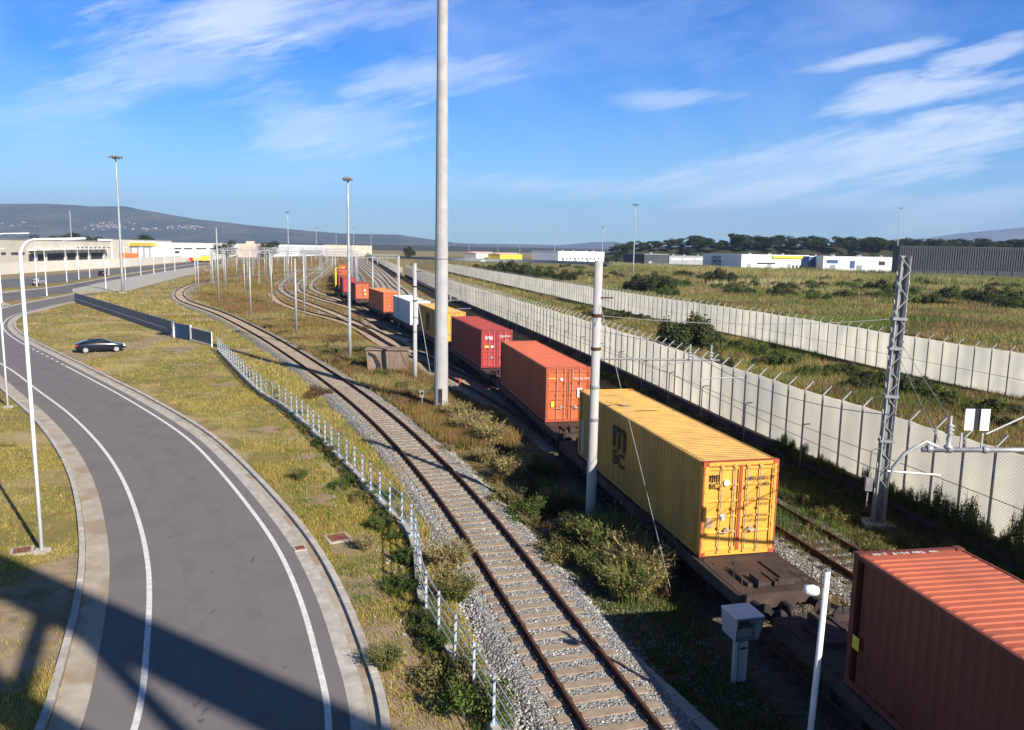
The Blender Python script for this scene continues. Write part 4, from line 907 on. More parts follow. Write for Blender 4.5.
# white CCTV-like post bottom right
pc=(5.95,14.3); o=empty('white_post',(pc[0],pc[1],0),0,'thin white post standing in front of the nearest container','post'); o.rotation_euler=(0,R(1.5),0)
MB().path([(0,0,0),(0,0,4.35)],[.065,.055],12).build('pole','white',o,smooth=True); MB().lathe((0,0,4.35),[(.058,0),(.058,.03)],12).build('cap','galvdark',o)
MB().lathe((-.42,-.0,3.95),[(.03,0),(.10,.03),(.11,.2),(.08,.28)],12,'x').build('floodlight','white',o,smooth=True); MB().tube((-.2,0,4.05),(0,0,4.05),.02,n=6).build('bracket','rust',o)
# hooded box on stand
c=at(738,684); o=empty('hooded_box',(c[0],c[1],0),.25,'grey hooded box on two legs standing beside the near wagon','signal box')
for x in (-.13,.13): MB().box((x,.0,.62),(.08,.12,1.24)).build('leg','concrete',o)
MB().box((0.02,-.04,.6),(.14,.05,1.0)).build('panel','greywall',o); MB().box((0.04,-.07,.95),(.16,.02,.05)).build('slot','black',o)
hd=MB(); # open fronted hood: shell of plates
a,b,d,z0,z1=.36,.30,.36,1.24,1.86
hd.add([(-b,-d*.7,z0),(b,-d*.7,z0),(b,d,z0),(-b,d,z0),(-a,-d*1.15,z1),(a,-d*1.15,z1),(a,d,z1),(-a,d,z1)],[(0,3,2,1),(4,5,6,7),(2,3,7,6),(1,2,6,5),(0,4,7,3)])
t=.04; hd.add([(-b+t,-d*.7+.01,z0+t),(b-t,-d*.7+.01,z0+t),(b-t,d-t,z0+t),(-b+t,d-t,z0+t),(-a+t,-d*1.15+.01,z1-t),(a-t,-d*1.15+.01,z1-t),(a-t,d-t,z1-t),(-a+t,d-t,z1-t)],[(0,1,2,3),(4,7,6,5),(2,6,7,3),(1,5,6,2),(0,3,7,4)])
hd.build('hood','greywall',o); MB().box((0,-.0,z1+.012),(2*a+.02,d*2,.02)).build('lid','white',o)
MB().box((0,-.02,1.4),(.4,.3,.2)).build('equipment','galvdark',o)
# concrete cabinet
c0=at(368,376); c=at(388,372); o=empty('concrete_cabinet',(c[0],c[1],0),.05,'weathered brown concrete cabinet with chamfered doorway among the weeds','cabinet')
MB().add([(-1.55,-.75,0),(1.7,-.75,0),(1.7,.95,0),(-1.55,.95,0),(-1.7,-.6,1.85),(1.65,-.6,1.85),(1.65,.9,1.95),(-1.7,.9,1.95)],[(0,3,2,1),(4,5,6,7),(0,1,5,4),(1,2,6,5),(2,3,7,6),(3,0,4,7)]).build('body','brick',o)
MB().box((0,.15,1.96),(3.55,1.8,.1)).build('roof_slab','brick',o)
MB().add([(-.85,-.80,0),(-.5,-.80,0),(-.5,-.80,.75),(-.95,-.72,1.55),(-1.5,-.66,1.75),(-1.55,-.68,1.55),(-1.1,-.74,1.35),(-.85,-.8,.75)],[(0,1,2,7),(7,2,3,6),(6,3,4,5)]).build('recess','black',o)
# small signal indicator, red marker
c=at(422,410); o=empty('ground_signal',(c[0],c[1],0),.1,'small dark signal on a short stem left of the thick mast','signal')
MB().tube((0,0,0),(0,0,.8),.04,n=8).build('stem','galvdark',o); MB().box((0,0,1.05),(.28,.16,.45)).build('head','galvdark',o); MB().lathe((0,-.1,1.1),[(.09,0),(.09,.03)],12,'y').build('lens','glass',o)
c=at(459.5,388); o=empty('marker_post',(c[0],c[1],0),0,'tiny red and white marker post right of the thick mast foot','marker')
MB().tube((0,0,0),(0,0,.5),.07,n=8).build('stem','redmark',o); MB().tube((0,0,.5),(0,0,.75),.075,n=8).build('cap','redmark',o)
MB().tube((0,0,.28),(0,0,.38),.074,n=8).build('white_band','white',o)
# ============================================================ CARS
def make_car(label,body,loc,rz,Lc=4.6,suv=False,group=None):
    o=empty('parked_car' if not suv else 'car',loc,rz,label,'car',group); w=.88
    # stations: x along length (rear negative), z bottom, z belt, z top ; side taper
    if suv: top=[(-2.1,.45,.95,.98),(-2.0,.35,1.05,1.45),(-1.6,.3,1.08,1.62),(-.4,.28,1.08,1.68),(.5,.28,1.05,1.6),(1.0,.28,1.02,1.10),(1.7,.3,.95,.98),(2.1,.38,.75,.78),(2.2,.45,.6,.62)]
    else: top=[(-2.3,.45,.88,.90),(-2.2,.32,.96,.98),(-1.7,.26,.97,1.03),(-1.1,.24,.96,1.28),(-.4,.24,.95,1.40),(.2,.24,.93,1.38),(.9,.24,.91,.98),(1.6,.25,.84,.87),(2.1,.30,.72,.74),(2.3,.40,.58,.60)]
    vs=[];n=10
    for i,(x,zb,zs,zt) in enumerate(top):
        k=1-.16*(abs(x)/2.3)**4; ww=w*k; tw=ww*(.72 if zt-zs>.15 else .88)
        vs+=[(x,-ww*.9,zb),(x,-ww,zb+.15),(x,-ww*1.0,zs-.08),(x,-ww*.95,zs),(x,-tw,zt),(x,tw,zt),(x,ww*.95,zs),(x,ww,zs-.08),(x,ww,zb+.15),(x,ww*.9,zb)]
    fs=[(i*n+j,i*n+(j+1)%n,(i+1)*n+(j+1)%n,(i+1)*n+j) for i in range(len(top)-1) for j in range(n)]; fs+=[tuple(range(n)),tuple((len(top)-1)*n+j for j in range(n-1,-1,-1))]
    bd=MB().add(vs,fs).build('body',body,o,smooth=True)
    sb=bd.modifiers.new('s','SUBSURF'); sb.levels=2; sb.render_levels=2
    # windows: slightly proud strips of glass
    g=MB(); ws=[t for t in top if t[3]-t[2]>.15]
    x0,x1=(-1.45,.55) if not suv else (-1.8,.8)
    for s in (-1,1): g.add([(x0,s*.835,1.0),(x1+.15,s*.835,.97),(x1-.35,s*.70,(1.50 if suv else 1.30)),(x0+.45,s*.70,(1.52 if suv else 1.29))],[(0,1,2,3)] )
    g.build('side_window','glass',o)
    zt=1.45 if suv else 1.30
    MB().add([(x1+.42,-.68,1.03),(x1+.42,.68,1.03),(x1-.22,.58,zt+.02),(x1-.22,-.58,zt+.02)],[(0,1,2,3)]).build('windscreen','glass',o)
    MB().add([(x0-.45,-.66,1.06),(x0-.45,.66,1.06),(x0+.22,.56,zt),(x0+.22,-.56,zt)],[(0,3,2,1)]).build('rear_window','glass',o)
    for x in (-1.38,1.38):
        for s in (-1,1):
            wh=MB().lathe((x,s*.80-.1,.33),[(.33,0),(.34,.03),(.34,.18),(.33,.2)],20,'y').build('wheel','tyre',o)
            MB().lathe((x,s*.86-.06+ (s*.03),.33),[(.22,0),(.23,.02),(.23,.1),(.22,.12)],10,'y').build('rim','alloy',wh)
    for s in (-1,1): MB().box((-2.17,s*.62,.80),(.22,.36,.16)).build('tail_light','redglass',o); MB().box((2.12,s*.6,.66),(.2,.34,.12)).build('headlight','white',o)
    return o
c=at(101,352); make_car('glossy black coupe parked on the dirt track beside the ramp',M['navy'],(c[0],c[1],0.02),R(30)).scale=(.93,.93,.93)
rd=at(110,273)-at(0,284); ra=math.atan2(rd[1],rd[0])
c=at(39,285); make_car('silver car driving on the far carriageway at the left',M['silver'],(c[0],c[1],.02),ra,suv=True)
c=at(103,276); make_car('small dark car on the far carriageway near the tall mast',M['navy'],(c[0],c[1],.02),ra,suv=True)
for i,(x,y,m_,l) in enumerate([(483,259,'white','white van on the far road just right of the thick mast')]):
    c=at(x,y+3); make_car(l,M[m_],(c[0],c[1],.02),0,suv=True)
# ============================================================ BUILDINGS
def building(name,x0,y0,x1,y1,h,depth,label,wall,roof='roofgrey',cat='building',rows=None,fascia=None,roofh=.0,par=.4):
    A=at(x0,y0)[:2]; B=at(x1,y1)[:2]; L_=np.hypot(*(B-A)); an=math.atan2(*(B-A)[::-1]); o=empty(name,(A[0],A[1],0),an,label,cat)
    MB().box((L_/2,depth/2,h/2),(L_,depth,h)).build('wall',wall,o)
    if roofh: MB().add([(-.3,-.3,h+.01),(L_+.3,-.3,h+.01),(L_+.3,depth+.3,h+.01),(-.3,depth+.3,h+.01),(0,depth/2,h+roofh),(L_,depth/2,h+roofh)],[(0,1,5,4),(2,3,4,5),(1,2,5),(3,0,4),(0,3,2,1)]).build('roof',roof,o)
    else: MB().box((L_/2,depth/2,h+par/2),(L_+.3,depth+.3,par)).build('roof',roof,o)
    return o,L_
def wins(o,L_,n,x0,x1,z,w,h,m='shade',nm='window',yo=-.06):
    for i in range(n):
        x=x0+(x1-x0)*(i+.5)/n; f=MB().box((x,yo,z),(w,.1,h)).build(nm,m,o)
M['roofcream']=M['cream']
b,L_=building('warehouse',-60,274,112,260.6,10.6,60,'long cream warehouse with an open dark loading bay at the far left','cream','roofgrey')
def px_on(o,px,py):   # horizontal coordinate along a building front for a pixel
    A=np.array(o.location[:2]); an=o.rotation_euler[2]; d=np.array([math.cos(an),math.sin(an)]); r_=ray(px,py)[:2]
    M_=np.array([[d[0],-r_[0]],[d[1],-r_[1]]]); s,t=np.linalg.solve(M_,-A); return s,CH+ray(px,py)[2]*t
def rect_on(o,x0,y0,x1,y1,m,nm,t=.25,yo=0):
    s0,z0=px_on(o,x0,y1); s1,z1=px_on(o,x1,y0); z0=max(z0,.1); return MB().box(((s0+s1)/2,-t/2+yo,(z0+z1)/2),(abs(s1-s0),t,abs(z1-z0))).build(nm,m,o)
rect_on(b,29,252,103,263,'shade','loading_bay')
for x in (34,44,64,76,88,103): rect_on(b,x-.4,250,x+.6,264,'cream','column',t=.9)
rect_on(b,28,248.3,105,250.5,'whitewall','canopy',t=3.)
for x in (47,53,59.5,65,71,76.5,82,90,96): rect_on(b,x-1.3,250.6,x+1.3,252.4,'whitewall','awning',t=1.6)
for x0,x1 in ((1,5),(11,17),(17.5,24)): rect_on(b,x0,252.3,x1,254.4,'shade','window')
for i in range(9): rect_on(b,77+i*4.3,247,78.6+i*4.3,248,'shade','window')
rect_on(b,52,260.3,62,262.5,'redcar','red_trailer',t=1.2)
b2,L2=building('warehouse',114,260.5,172,257.5,11.8,8,'white warehouse with a bright yellow roof fascia behind the left mast','whitewall','roofgrey')
rect_on(b2,128,243.2,172,245.8,'yellow','fascia',t=1.); rect_on(b2,112,240,128,262,'creamwall','end_wall',t=.6)
for x in (130,137,143,149,156,163): rect_on(b2,x,247,x+.35,257,'greywall','rib',t=.5)
b3,L3=building('warehouse',172.5,258.6,330,253.5,10.8,40,'long pale warehouse row right of the yellow roofed one','whitewall','roofgrey')
for x0,x1 in ((174,181),(184,192),(196,206),(210,222),(228,240),(246,262)): rect_on(b3,x0,248,x1,249,'shade','window')
rect_on(b3,175,251,179,253,'shade','sign_panel')
c=at(129,262.5); sg=empty('orange_barrier',(c[0],c[1],0),.4,'bright orange netting barrier below the yellow roofed warehouse','barrier'); MB().box((0,0,2.5),(9,.4,4.6)).build('netting','orange_sheet',sg)
mb=MB(); 
for k in range(4): mb.box((-4.4+k*2.9,0,2.9),(.25,.5,5.8))
mb.build('post','orange_sheet',sg)
b4,_=building('house',256,257.5,271,256.5,10.,14,'small pinkish building with a stepped top in the far yard','pink','pink'); MB().box((5,5,11.5),(6,6,3)).build('stair_tower','pink',b4)
b5,_=building('warehouse',273,257,352,254.5,8.5,30,'low white sheds at the end of the yard','whitewall','whitewall')
rect_on(b5,300,250,322,254,'greywall','door'); 
M['paleg']=mat('pale_green_roof',(.55,.58,.45),rough=.9)
b6,_=building('warehouse',353,256.6,372,256,11,30,'pale box shaped shed behind the far fence end','cream','paleg')
# cream perimeter wall
P=resample(catmull([at(*p)[:2] for p in [(-60,281.5),(0,275),(40,272),(90,269),(130,266.5),(175,262.6),(230,258.6)]],2.),3.)
off=(P[0][0],P[0][1],0); o=empty('perimeter_wall',off,0,'long cream wall along the far side of the carriageways','wall'); mb=MB(); a_=offset(P,-.15); b_=offset(P,.15); n=len(P)
mb.add([(p[0],p[1],0) for p in a_]+[(p[0],p[1],3.6) for p in a_]+[(p[0],p[1],3.6) for p in b_]+[(p[0],p[1],0) for p in b_],[(k*n+i,(k+1)*n+i,(k+1)*n+i+1,k*n+i+1) for k in range(3) for i in range(n-1)]); mb.build('wall_panel','creamwall',o,off=off)
# distant sign boards / lorry
c=at(192,263); o=empty('road_sign',(c[0],c[1],0),.2,'pair of white boards on posts beside the far carriageway','sign')
for x in (-3,3): MB().tube((x,0,0),(x,0,5.5),.12,n=6).build('post','galv',o)
MB().box((0,-.1,4.6),(9,.1,3.2)).build('board','white',o)
c=at(202,262); o=empty('parked_lorry',(c[0],c[1],0),.2,'small red and orange lorry far down the carriageway','lorry')
MB().box((0,0,2.2),(9,2.5,2.6)).build('box_body','yellow',o); MB().box((-5.6,0,1.6),(2,2.4,2.4)).build('cab','redcar',o); MB().box((0,0,.75),(11,2.2,.3)).build('chassis','black',o)
for x in (-5,-1,3): 
    for s in (-1,1): MB().lathe((x,s*1.05-.1,.5),[(.5,0),(.5,.25)],14,'y').build('wheel','tyre',o)
# right-hand buildings
b,_=building('warehouse',558,262.5,604,262.5,8.8,30,'bright white low building in the distance left of the field mast','whitewall','whitewall'); 
for i in range(10): rect_on(b,562+i*4,257.5,563.2+i*4,259.5,'shade','window')
b,_=building('house',476,260.5,497,260.5,6,14,'small cream house beside the far road','cream','pink',roofh=1.5)
b,_=building('house',500,261,522,261,5.5,14,'yellow walled small house beside the far road','yellow','pink',roofh=1.5)
b,_=building('warehouse',644,266.5,668,266.5,8.2,20,'dark blue grey box building behind the field','darkshed','greywall')
b,_=building('warehouse',669,265.5,709,265.5,7.,30,'long grey shed with a flat roof right of the blue grey box','greywall','roofgrey')
for i in range(3): rect_on(b,671+i*12,258.5,681+i*12,260,'whitewall','cladding_band')
b,_=building('warehouse',711,267.5,741,268.5,7.6,40,'blue grey shed at the left of the white warehouse','greywall','roofgrey'); 
for i in range(5): rect_on(b,714+i*5,260.3,717+i*5,262,'shade','window')
b,_=building('warehouse',741,268.8,808,269.4,9.,45,'white warehouse with a yellow roof edge behind the reeds','whitewall','whitewall'); rect_on(b,772,256.2,808,258.2,'yellow','fascia',t=1.)
for i in range(4): rect_on(b,792+i*3.6,265,794+i*3.6,269,'shade','door')
rect_on(b,757,262.6,775,264,'shade','window')
b,_=building('warehouse',808.5,269.6,822,269.6,8.6,30,'blue block joining two white warehouses','bluewall','whitewall')
b,_=building('warehouse',822.5,270.5,896,272,8.8,45,'long white warehouse left of the lattice pole top','whitewall','whitewall'); rect_on(b,827,260,838,263,'bluewall','window'); rect_on(b,850,261,855,268,'bluewall','door'); rect_on(b,879,261.5,885,265,'shade','window')
for o in [q for q in bpy.data.objects if q.name.startswith('warehouse') and q.parent is None and q.location[0]>0]:
    wl_=[c for c in o.children if c.name.startswith('wall')][0]; L0=max(v.co.x for v in wl_.data.vertices); h0=max(v.co.z for v in wl_.data.vertices)
    for k in range(int(L0/14)): MB().box((8+k*14+random.uniform(-2,2),random.uniform(2,7),h0+.8),(random.uniform(1.5,3),2,1.2)).build('roof_vent','roofgrey',o)
    for k in range(int(L0/16)): MB().box((6+k*16,-.05,1.9),(3.2,.12,3.6)).build('door','greywall',o)
b,Ls=building('warehouse',898,277.5,1120,282,14.5,10,'huge dark ribbed shed at the right edge','darkshed','darkshed')
mb=MB(); 
for i in range(90): mb.box((i*Ls/90,-.15,8),(.5,.3,12.6))
mb.build('cladding_rib','darkshed',b); 
for i in range(14): MB().box((8+i*Ls/15,-.2,2.2),(6,.4,3.2)).build('dock_opening','shade',b)
# low viaduct wall across the middle distance
P=resample(catmull([at(*p)[:2] for p in [(395,258.2),(450,260.5),(520,262.2),(600,265),(720,269)]],4.),6.); off=(P[0][0],P[0][1],0); o=empty('road_parapet',off,0,'grey concrete parapet of the far road across the middle distance','wall'); mb=MB(); a_=offset(P,-.2); b_=offset(P,.2); n=len(P)
mb.add([(p[0],p[1],0) for p in a_]+[(p[0],p[1],2.2) for p in a_]+[(p[0],p[1],2.2) for p in b_]+[(p[0],p[1],0) for p in b_],[(k*n+i,(k+1)*n+i,(k+1)*n+i+1,k*n+i+1) for k in range(3) for i in range(n-1)]); mb.build('parapet','greywall',o,off=off)
# ============================================================ FAR RELIEF
def ridge(name,prof,Y,depth,m,seed,rough=.12,amp=1.):
    xs=np.array([p[0] for p in prof],float); hs=np.array([p[1] for p in prof],float)
    nx,ny=220,26; X0,X1=xs.min(),xs.max(); gx=np.linspace(X0,X1,nx); hz_=np.interp(gx,xs,hs)
    rg=np.random.default_rng(seed); vs=[]
    G=np.array([[x,y] for y in np.linspace(0,1,ny) for x in gx]); pts=np.c_[G[:,0],G[:,1]*depth]
    nz=vnoise(pts,depth*.35,seed)*.5+vnoise(pts,depth*.14,seed+1)*.3+vnoise(pts,depth*.05,seed+2)*.2
    t=G[:,1]; base=np.interp(G[:,0],xs,hs)*np.sin(np.clip(t,0,1)*math.pi/2)**1.25
    hh_=base*(1-(1-t)*rough*4*(nz)) ; hh_[t>=.999]=np.interp(G[t>=.999,0],xs,hs)*(1-rough*.25*nz[t>=.999])
    V=np.c_[pts[:,0],Y+pts[:,1],hh_-2]
    F_=[(j*nx+i,j*nx+i+1,(j+1)*nx+i+1,(j+1)*nx+i) for j in range(ny-1) for i in range(nx-1)]
    # back slope
    V=np.vstack([V,np.c_[gx,np.full(nx,Y+depth*1.6),np.full(nx,-5.)]]); F_+=[((ny-1)*nx+i,(ny-1)*nx+i+1,ny*nx+i+1,ny*nx+i) for i in range(nx-1)]
    mb=MB(); mb.add(V,F_); o=mb.build(name,m,smooth=True); o['kind']='structure'; return o
def prof_from_px(pts,Y): 
    out=[]
    for x,y in pts: p=atY(x,y,Y); out.append((p[0],max(p[2],0)))
    return out
YM=7600
ridge('mountains',prof_from_px([(-260,206),(-120,203),(0,202.5),(50,203),(100,205.5),(128,204.5),(150,209),(200,218),(250,224),(300,229),(345,233),(400,234),(440,240),(480,245),(520,246.5),(560,247.5),(700,250),(900,254)],YM),5200,2400,'forest',4,rough=.42)
ridge('mountains',prof_from_px([(300,245),(380,243),(450,243),(520,244),(560,245),(592,242),(615,241.5),(640,246),(760,251),(870,246),(960,233),(1024,227),(1150,215),(1300,225)],11500),10000,1500,'forest',9,rough=.05)
ridge('foothills',prof_from_px([(-260,236),(0,238.5),(120,240),(250,242),(380,243.5),(480,246.5),(560,248),(650,250.5),(760,253),(1100,258)],3000),2200,800,'hillsoil',12,rough=.25)
# wooded embankment at the right
ridge('wooded_bank',prof_from_px([(600,252),(625,247.5),(660,244.5),(740,243),(860,243.5),(960,244.5),(1030,246),(1250,248)],760),690,70,'hillsoil',15,rough=.3)
# hill towns
M['town']=mat('town_walls',(.42,.34,.30),(.32,.25,.22),scale=.02,rough=.9)
def town(px,py,n,sx,sy,label,seed,Y=6400):
    n=int(n*.6)
    rg=np.random.default_rng(seed); mb=MB(); c=None
    dg=bpy.context.evaluated_depsgraph_get()
    for k in range(n):
        x=px+rg.normal()*sx; y=py+rg.normal()*sy; d=Vector(ray(x,y)).normalized()
        hit,loc,nrm,idx,ob,_=scene.ray_cast(dg,Vector((0,0,CH))+d*2500,d)
        if not hit: continue
        s=rg.uniform(5,12); mb.box((loc[0],loc[1],loc[2]+s*.2),(s*1.5,s,s*.8),rg.random())
    if mb.v: o=mb.build('hill_town',M['town']); tag(o,label,'town',kind='stuff')
bpy.context.view_layer.update()
town(108,226,90,14,2.,'pale hill town spread across the mountain slope at the left',1); town(192,227,60,10,1.2,'pale hill town on the slope right of the left mast',2); town(160,228.5,40,16,.8,'thin strip of houses between the two hill towns',3); town(468,243,40,14,1.3,'pale village low on the slope right of the thick mast',5)
town(20,224,14,14,1.5,'scattered pale houses on the mountain at the left edge',6)
# ============================================================ TREES AND SHRUBS
def make_tree(seed,h,label,pal,n=1500,flat=.8,group=None,leaf=.32):
    o=empty('tree',(0,0,0),0,label,'tree',group); rg=np.random.default_rng(seed)
    tr=MB(); tr.path([(0,0,-.3),(.1,0,h*.25),(.05,.1,h*.5),(.1,.1,h*.75)],[h*.03,h*.022,h*.016,h*.006],7)
    blobs=[]
    for k in range(9):
        a=rg.random()*6.28; r=h*.26*rg.random()**.5; z=h*(.26+.62*rg.random()); s=h*(.11+.13*rg.random()); blobs.append((r*math.cos(a),r*math.sin(a),z,s*1.25,s*1.25,s*flat)); tr.tube((0.05,.05,h*.35),(r*math.cos(a)*.8,r*math.sin(a)*.8,z-s*.3),h*.010,h*.004,n=5)
    tr.build('trunk','bark',o); leafcloud('crown',blobs,n,leaf,pal,parent=o,seed=seed); return o
G_dark=[(.035,.055,.018),(.05,.07,.022),(.03,.045,.018),(.065,.08,.03)]
protos=[make_tree(s,9+s%3,'x',G_dark,n=1100,leaf=.42,group='trees along the wooded bank') for s in (11,12,13,14,15)]
xs=np.sort(np.r_[np.linspace(618,1060,90)+RNG.normal(size=90)*2.5,RNG.uniform(690,1050,50)])
for i,x in enumerate(xs):
    Y=748+RNG.uniform(-16,10); p=atY(x,244,Y); ht=1.35*RNG.uniform(.6,1.15)*(.8 if x<680 else 1.)
    zb=np.interp(x,[600,625,660,740,860,1030],[9,12,15.2,17,17,17])-1.
    lab='dark tree standing in the row on top of the wooded bank'
    if i<5: t=protos[i]; t.location=(p[0],Y,zb); t.scale=(ht*1.2,ht,ht*.74); t['label']=lab
    else: copy_tree(protos[i%5],(p[0],Y,zb),random.random()*6,label=lab,scale=(ht*1.25,ht*1.2,ht*.74))
S=np.c_[RNG.uniform(600,1060,62),RNG.uniform(250,262,62)]
for (x,y) in S:
    Y=RNG.uniform(640,735); zb=np.interp(Y,[620,690,760],[-1,1.5,15])*np.interp(x,[600,660,740],[.4,.8,1.]); X_=atY(x,250,Y)[0]
    o=copy_tree(protos[RNG.integers(0,5)],(X_,Y,max(zb-1.5,-.5)),random.random()*6,label='dark scrubby tree on the slope of the wooded bank',scale=(RNG.uniform(.8,1.3),RNG.uniform(.8,1.3),RNG.uniform(.45,.75))); o['group']='scrubby trees on the bank slope'
for x in RNG.uniform(612,1060,68):
    Y=RNG.uniform(735,765); zb=np.interp(x,[600,625,660,740,860,1030],[9,12,15.2,17,17,17])-2.; X_=atY(x,244,Y)[0]
    o=copy_tree(protos[RNG.integers(0,5)],(X_,Y,zb),random.random()*6,label='low bushy tree filling the gaps along the wooded bank top',scale=(RNG.uniform(.8,1.2),RNG.uniform(.8,1.2),RNG.uniform(.35,.6))); o['group']='low trees on the bank top'
# trees low in the far left
bt=[(x,y) for x,y in [(40,241),(48,240),(60,242),(72,241),(82,241),(92,242),(100,241),(140,243),(146,243),(265,247),(272,247),(228,246),(222,247),(408,252),(412,250),(590,255)]]
bt.sort()
for i,(x,y) in enumerate(bt):
    D=560 if x<380 else 700; p=atY(x,y,D); copy_tree(protos[i%5],(p[0],D,0),random.random()*6,label='dark round tree far behind the sheds, %s from the left'%ordinal(i),scale=((p[2]+3)/9.,)*3)['group']='far trees behind the sheds'
# scrub on the bank
def shrub_mesh(seed,r,h,pal,n,leaf,name='shrub',label='x',group=None,stems=True,cat='shrub'):
    o=empty(name,(0,0,0),0,label,cat,group); rg=np.random.default_rng(seed); bl=[]
    for k in range(15):
        a=rg.random()*6.28; q=r*.85*rg.random()**.5; s=r*(.16+.24*rg.random()); z=max(s*.5,h*rg.uniform(.25,.75)*(1-.5*q/r)); bl.append((q*math.cos(a),q*math.sin(a),z,s,s,h*.3*rg.uniform(.7,1.2)))
    leafcloud('foliage',bl,n,leaf,pal,parent=o,seed=seed,shell=.12)
    if stems:
        mb=MB(); 
        for k in range(8): a=rg.random()*6.28; q=r*.6*rg.random(); mb.tube((q*.3*math.cos(a),q*.3*math.sin(a),0),(q*math.cos(a),q*math.sin(a),h*rg.uniform(.6,.95)),.018,.006,n=4)
        mb.build('stem','bark',o)
    return o
P_green=[(.07,.12,.025),(.11,.155,.035),(.05,.08,.022),(.16,.18,.05)]
P_olive=[(.17,.17,.05),(.22,.19,.065),(.11,.12,.04),(.26,.21,.085)]
P_rust=[(.16,.085,.045),(.20,.12,.06),(.12,.07,.04),(.13,.11,.05)]
P_dry=[(.34,.27,.15),(.28,.22,.12),(.16,.12,.06),(.20,.14,.09)]
def clump(seed,r,h,n,pal,wd=.012):
    o=empty('weed_clump',(0,0,0),0,'x','weed clump','weedy shrubs beside the tracks'); rg=np.random.default_rng(seed)
    a=rg.random(n)*6.28; q=r*.45*np.sqrt(rg.random(n)); b=np.c_[q*np.cos(a),q*np.sin(a),np.zeros(n)]; hh=h*(.35+.65*rg.random(n)); le=r*(.25+.9*rg.random(n))*hh/h
    mid=b+np.c_[np.cos(a)*le*.3,np.sin(a)*le*.3,hh*.6]; tip=b+np.c_[np.cos(a+.2)*le,np.sin(a+.2)*le,hh*(1-.25*rg.random(n))]
    wa=rg.random(n)*3.14; w_=np.c_[np.cos(wa),np.sin(wa),np.zeros(n)]*wd
    V=np.concatenate([np.stack([b-w_*.6,b+w_*.6,mid+w_,mid-w_],1),np.stack([mid-w_,mid+w_,tip+w_*.2,tip-w_*.2],1)])
    C=np.array(pal)[rg.integers(0,len(pal),n)]*(.7+.6*rg.random((n,1))); C=np.tile(C,(2,1)); soup('stems',V,4,C,'leaf',o)
    # small leaves or seed heads along the stems
    m_=n*2; k=rg.integers(0,n,m_); t=rg.uniform(.3,1.,(m_,1)); c=mid[k]+(tip[k]-mid[k])*t+rg.normal(size=(m_,3))*.03; u_=rg.normal(size=(m_,3))*wd*1.6; v_=rg.normal(size=(m_,3))*wd*1.6
    soup('foliage',np.stack([c-u_,c-v_,c+u_,c+v_],1),4,np.array(pal)[rg.integers(0,len(pal),m_)]*(.7+.6*rg.random((m_,1))),'leaf',o); return o
shA=[shrub_mesh(21,.75,.9,P_green,2600,.030),shrub_mesh(22,.8,.8,P_olive,2600,.030),shrub_mesh(23,.7,.75,P_dry,1500,.028),shrub_mesh(24,.75,.8,P_rust,1900,.030),
 clump(25,.7,1.0,800,[(.09,.14,.03),(.15,.17,.045),(.24,.21,.08),(.11,.15,.04),(.28,.22,.10)]),clump(26,.7,1.0,700,[(.36,.28,.13),(.28,.22,.10),(.42,.34,.18),(.20,.20,.07)])]
for s in shA: s['group']='weedy shrubs beside the tracks'
used=set()
def put(pi,x,y,sc,label,group='weedy shrubs beside the tracks',jit=0):
    if x>440: sc*=1.35
    elif 380<x and y>500: sc*=.75
    c=at(x,y)
    if pi not in used: used.add(pi); o=shA[pi]; o.location=(c[0],c[1],0); o.scale=(sc,)*3; o['label']=label; o['group']=group; return o
    o=copy_tree(shA[pi],(c[0],c[1],0),random.random()*6,label=label,scale=(sc*random.uniform(.9,1.1),sc,sc*random.uniform(.85,1.1))); o['group']=group; return o
near_sh=[(0,612,560,1.25,'green feathery shrub at the foot of the banded concrete post'),(1,640,580,1.1,'olive shrub where the pale guy cable meets the ground'),(0,585,548,.9,'green shrub just left of the banded concrete post'),(1,560,560,.9,'olive shrub between the curving track and the banded post'),(2,445,452,.6,'small twiggy dry shrub at the right edge of the curving track ballast'),(0,530,520,1.,'green shrub on the bank left of the shaded track'),(2,512,480,.9,'dry brown shrub on the bank left of the shaded track'),(2,470,435,1.15,'dry tawny shrub at the foot of the thick mast'),(2,490,445,1.,'twiggy dry shrub right of the thick mast foot'),(3,450,425,.9,'reddish dry shrub touching the thick mast foot'),(0,545,500,.9,'low green shrub in the shade below the orange red container'),(1,505,505,.8,'olive shrub beside the curving track ballast'),(0,625,600,1.,'green shrub at the edge of the black wagon shadow'),(3,655,592,.8,'reddish shrub at the lower end of the pale guy cable'),(3,430,205+205,.8,'reddish shrub between the curving track and the thick mast'),(3,318,397,1.5,'round russet bush between the railing and the curving track'),(3,300,352,.9,'low russet bush left of the curving track'),(3,385,322,1.3,'russet bush above the concrete cabinet'),(3,365,330,1.2,'russet bush left of the points'),(2,440,595,1.3,'tall dry grass clump behind the railing bend'),(0,385,668,.9,'isolated green tuft on the verge beside the right kerb'),(0,393,500,.7,'green plant at the foot of the railing'),(0,340,488,.7,'small green plant on the verge left of the railing'),(0,300,480,.6,'small low green plant near the kerb'),(0,425,575,.8,'green shrub growing through the railing bend'),(0,400,590,1.,'dark green shrub below the railing bend'),(0,440,650,1.,'dark green shrub along the lower railing'),(1,455,690,1.,'olive shrub along the lower railing'),(0,470,715,1.,'green shrub at the bottom end of the railing'),(0,405,560,.9,'green shrub on the verge side of the railing bend'),(0,378,530,.8,'green shrub left of the railing above its bend'),(1,360,500,.7,'olive shrub left of the railing'),(1,365,550,.6,'small olive tuft near the rust red manhole cover')]
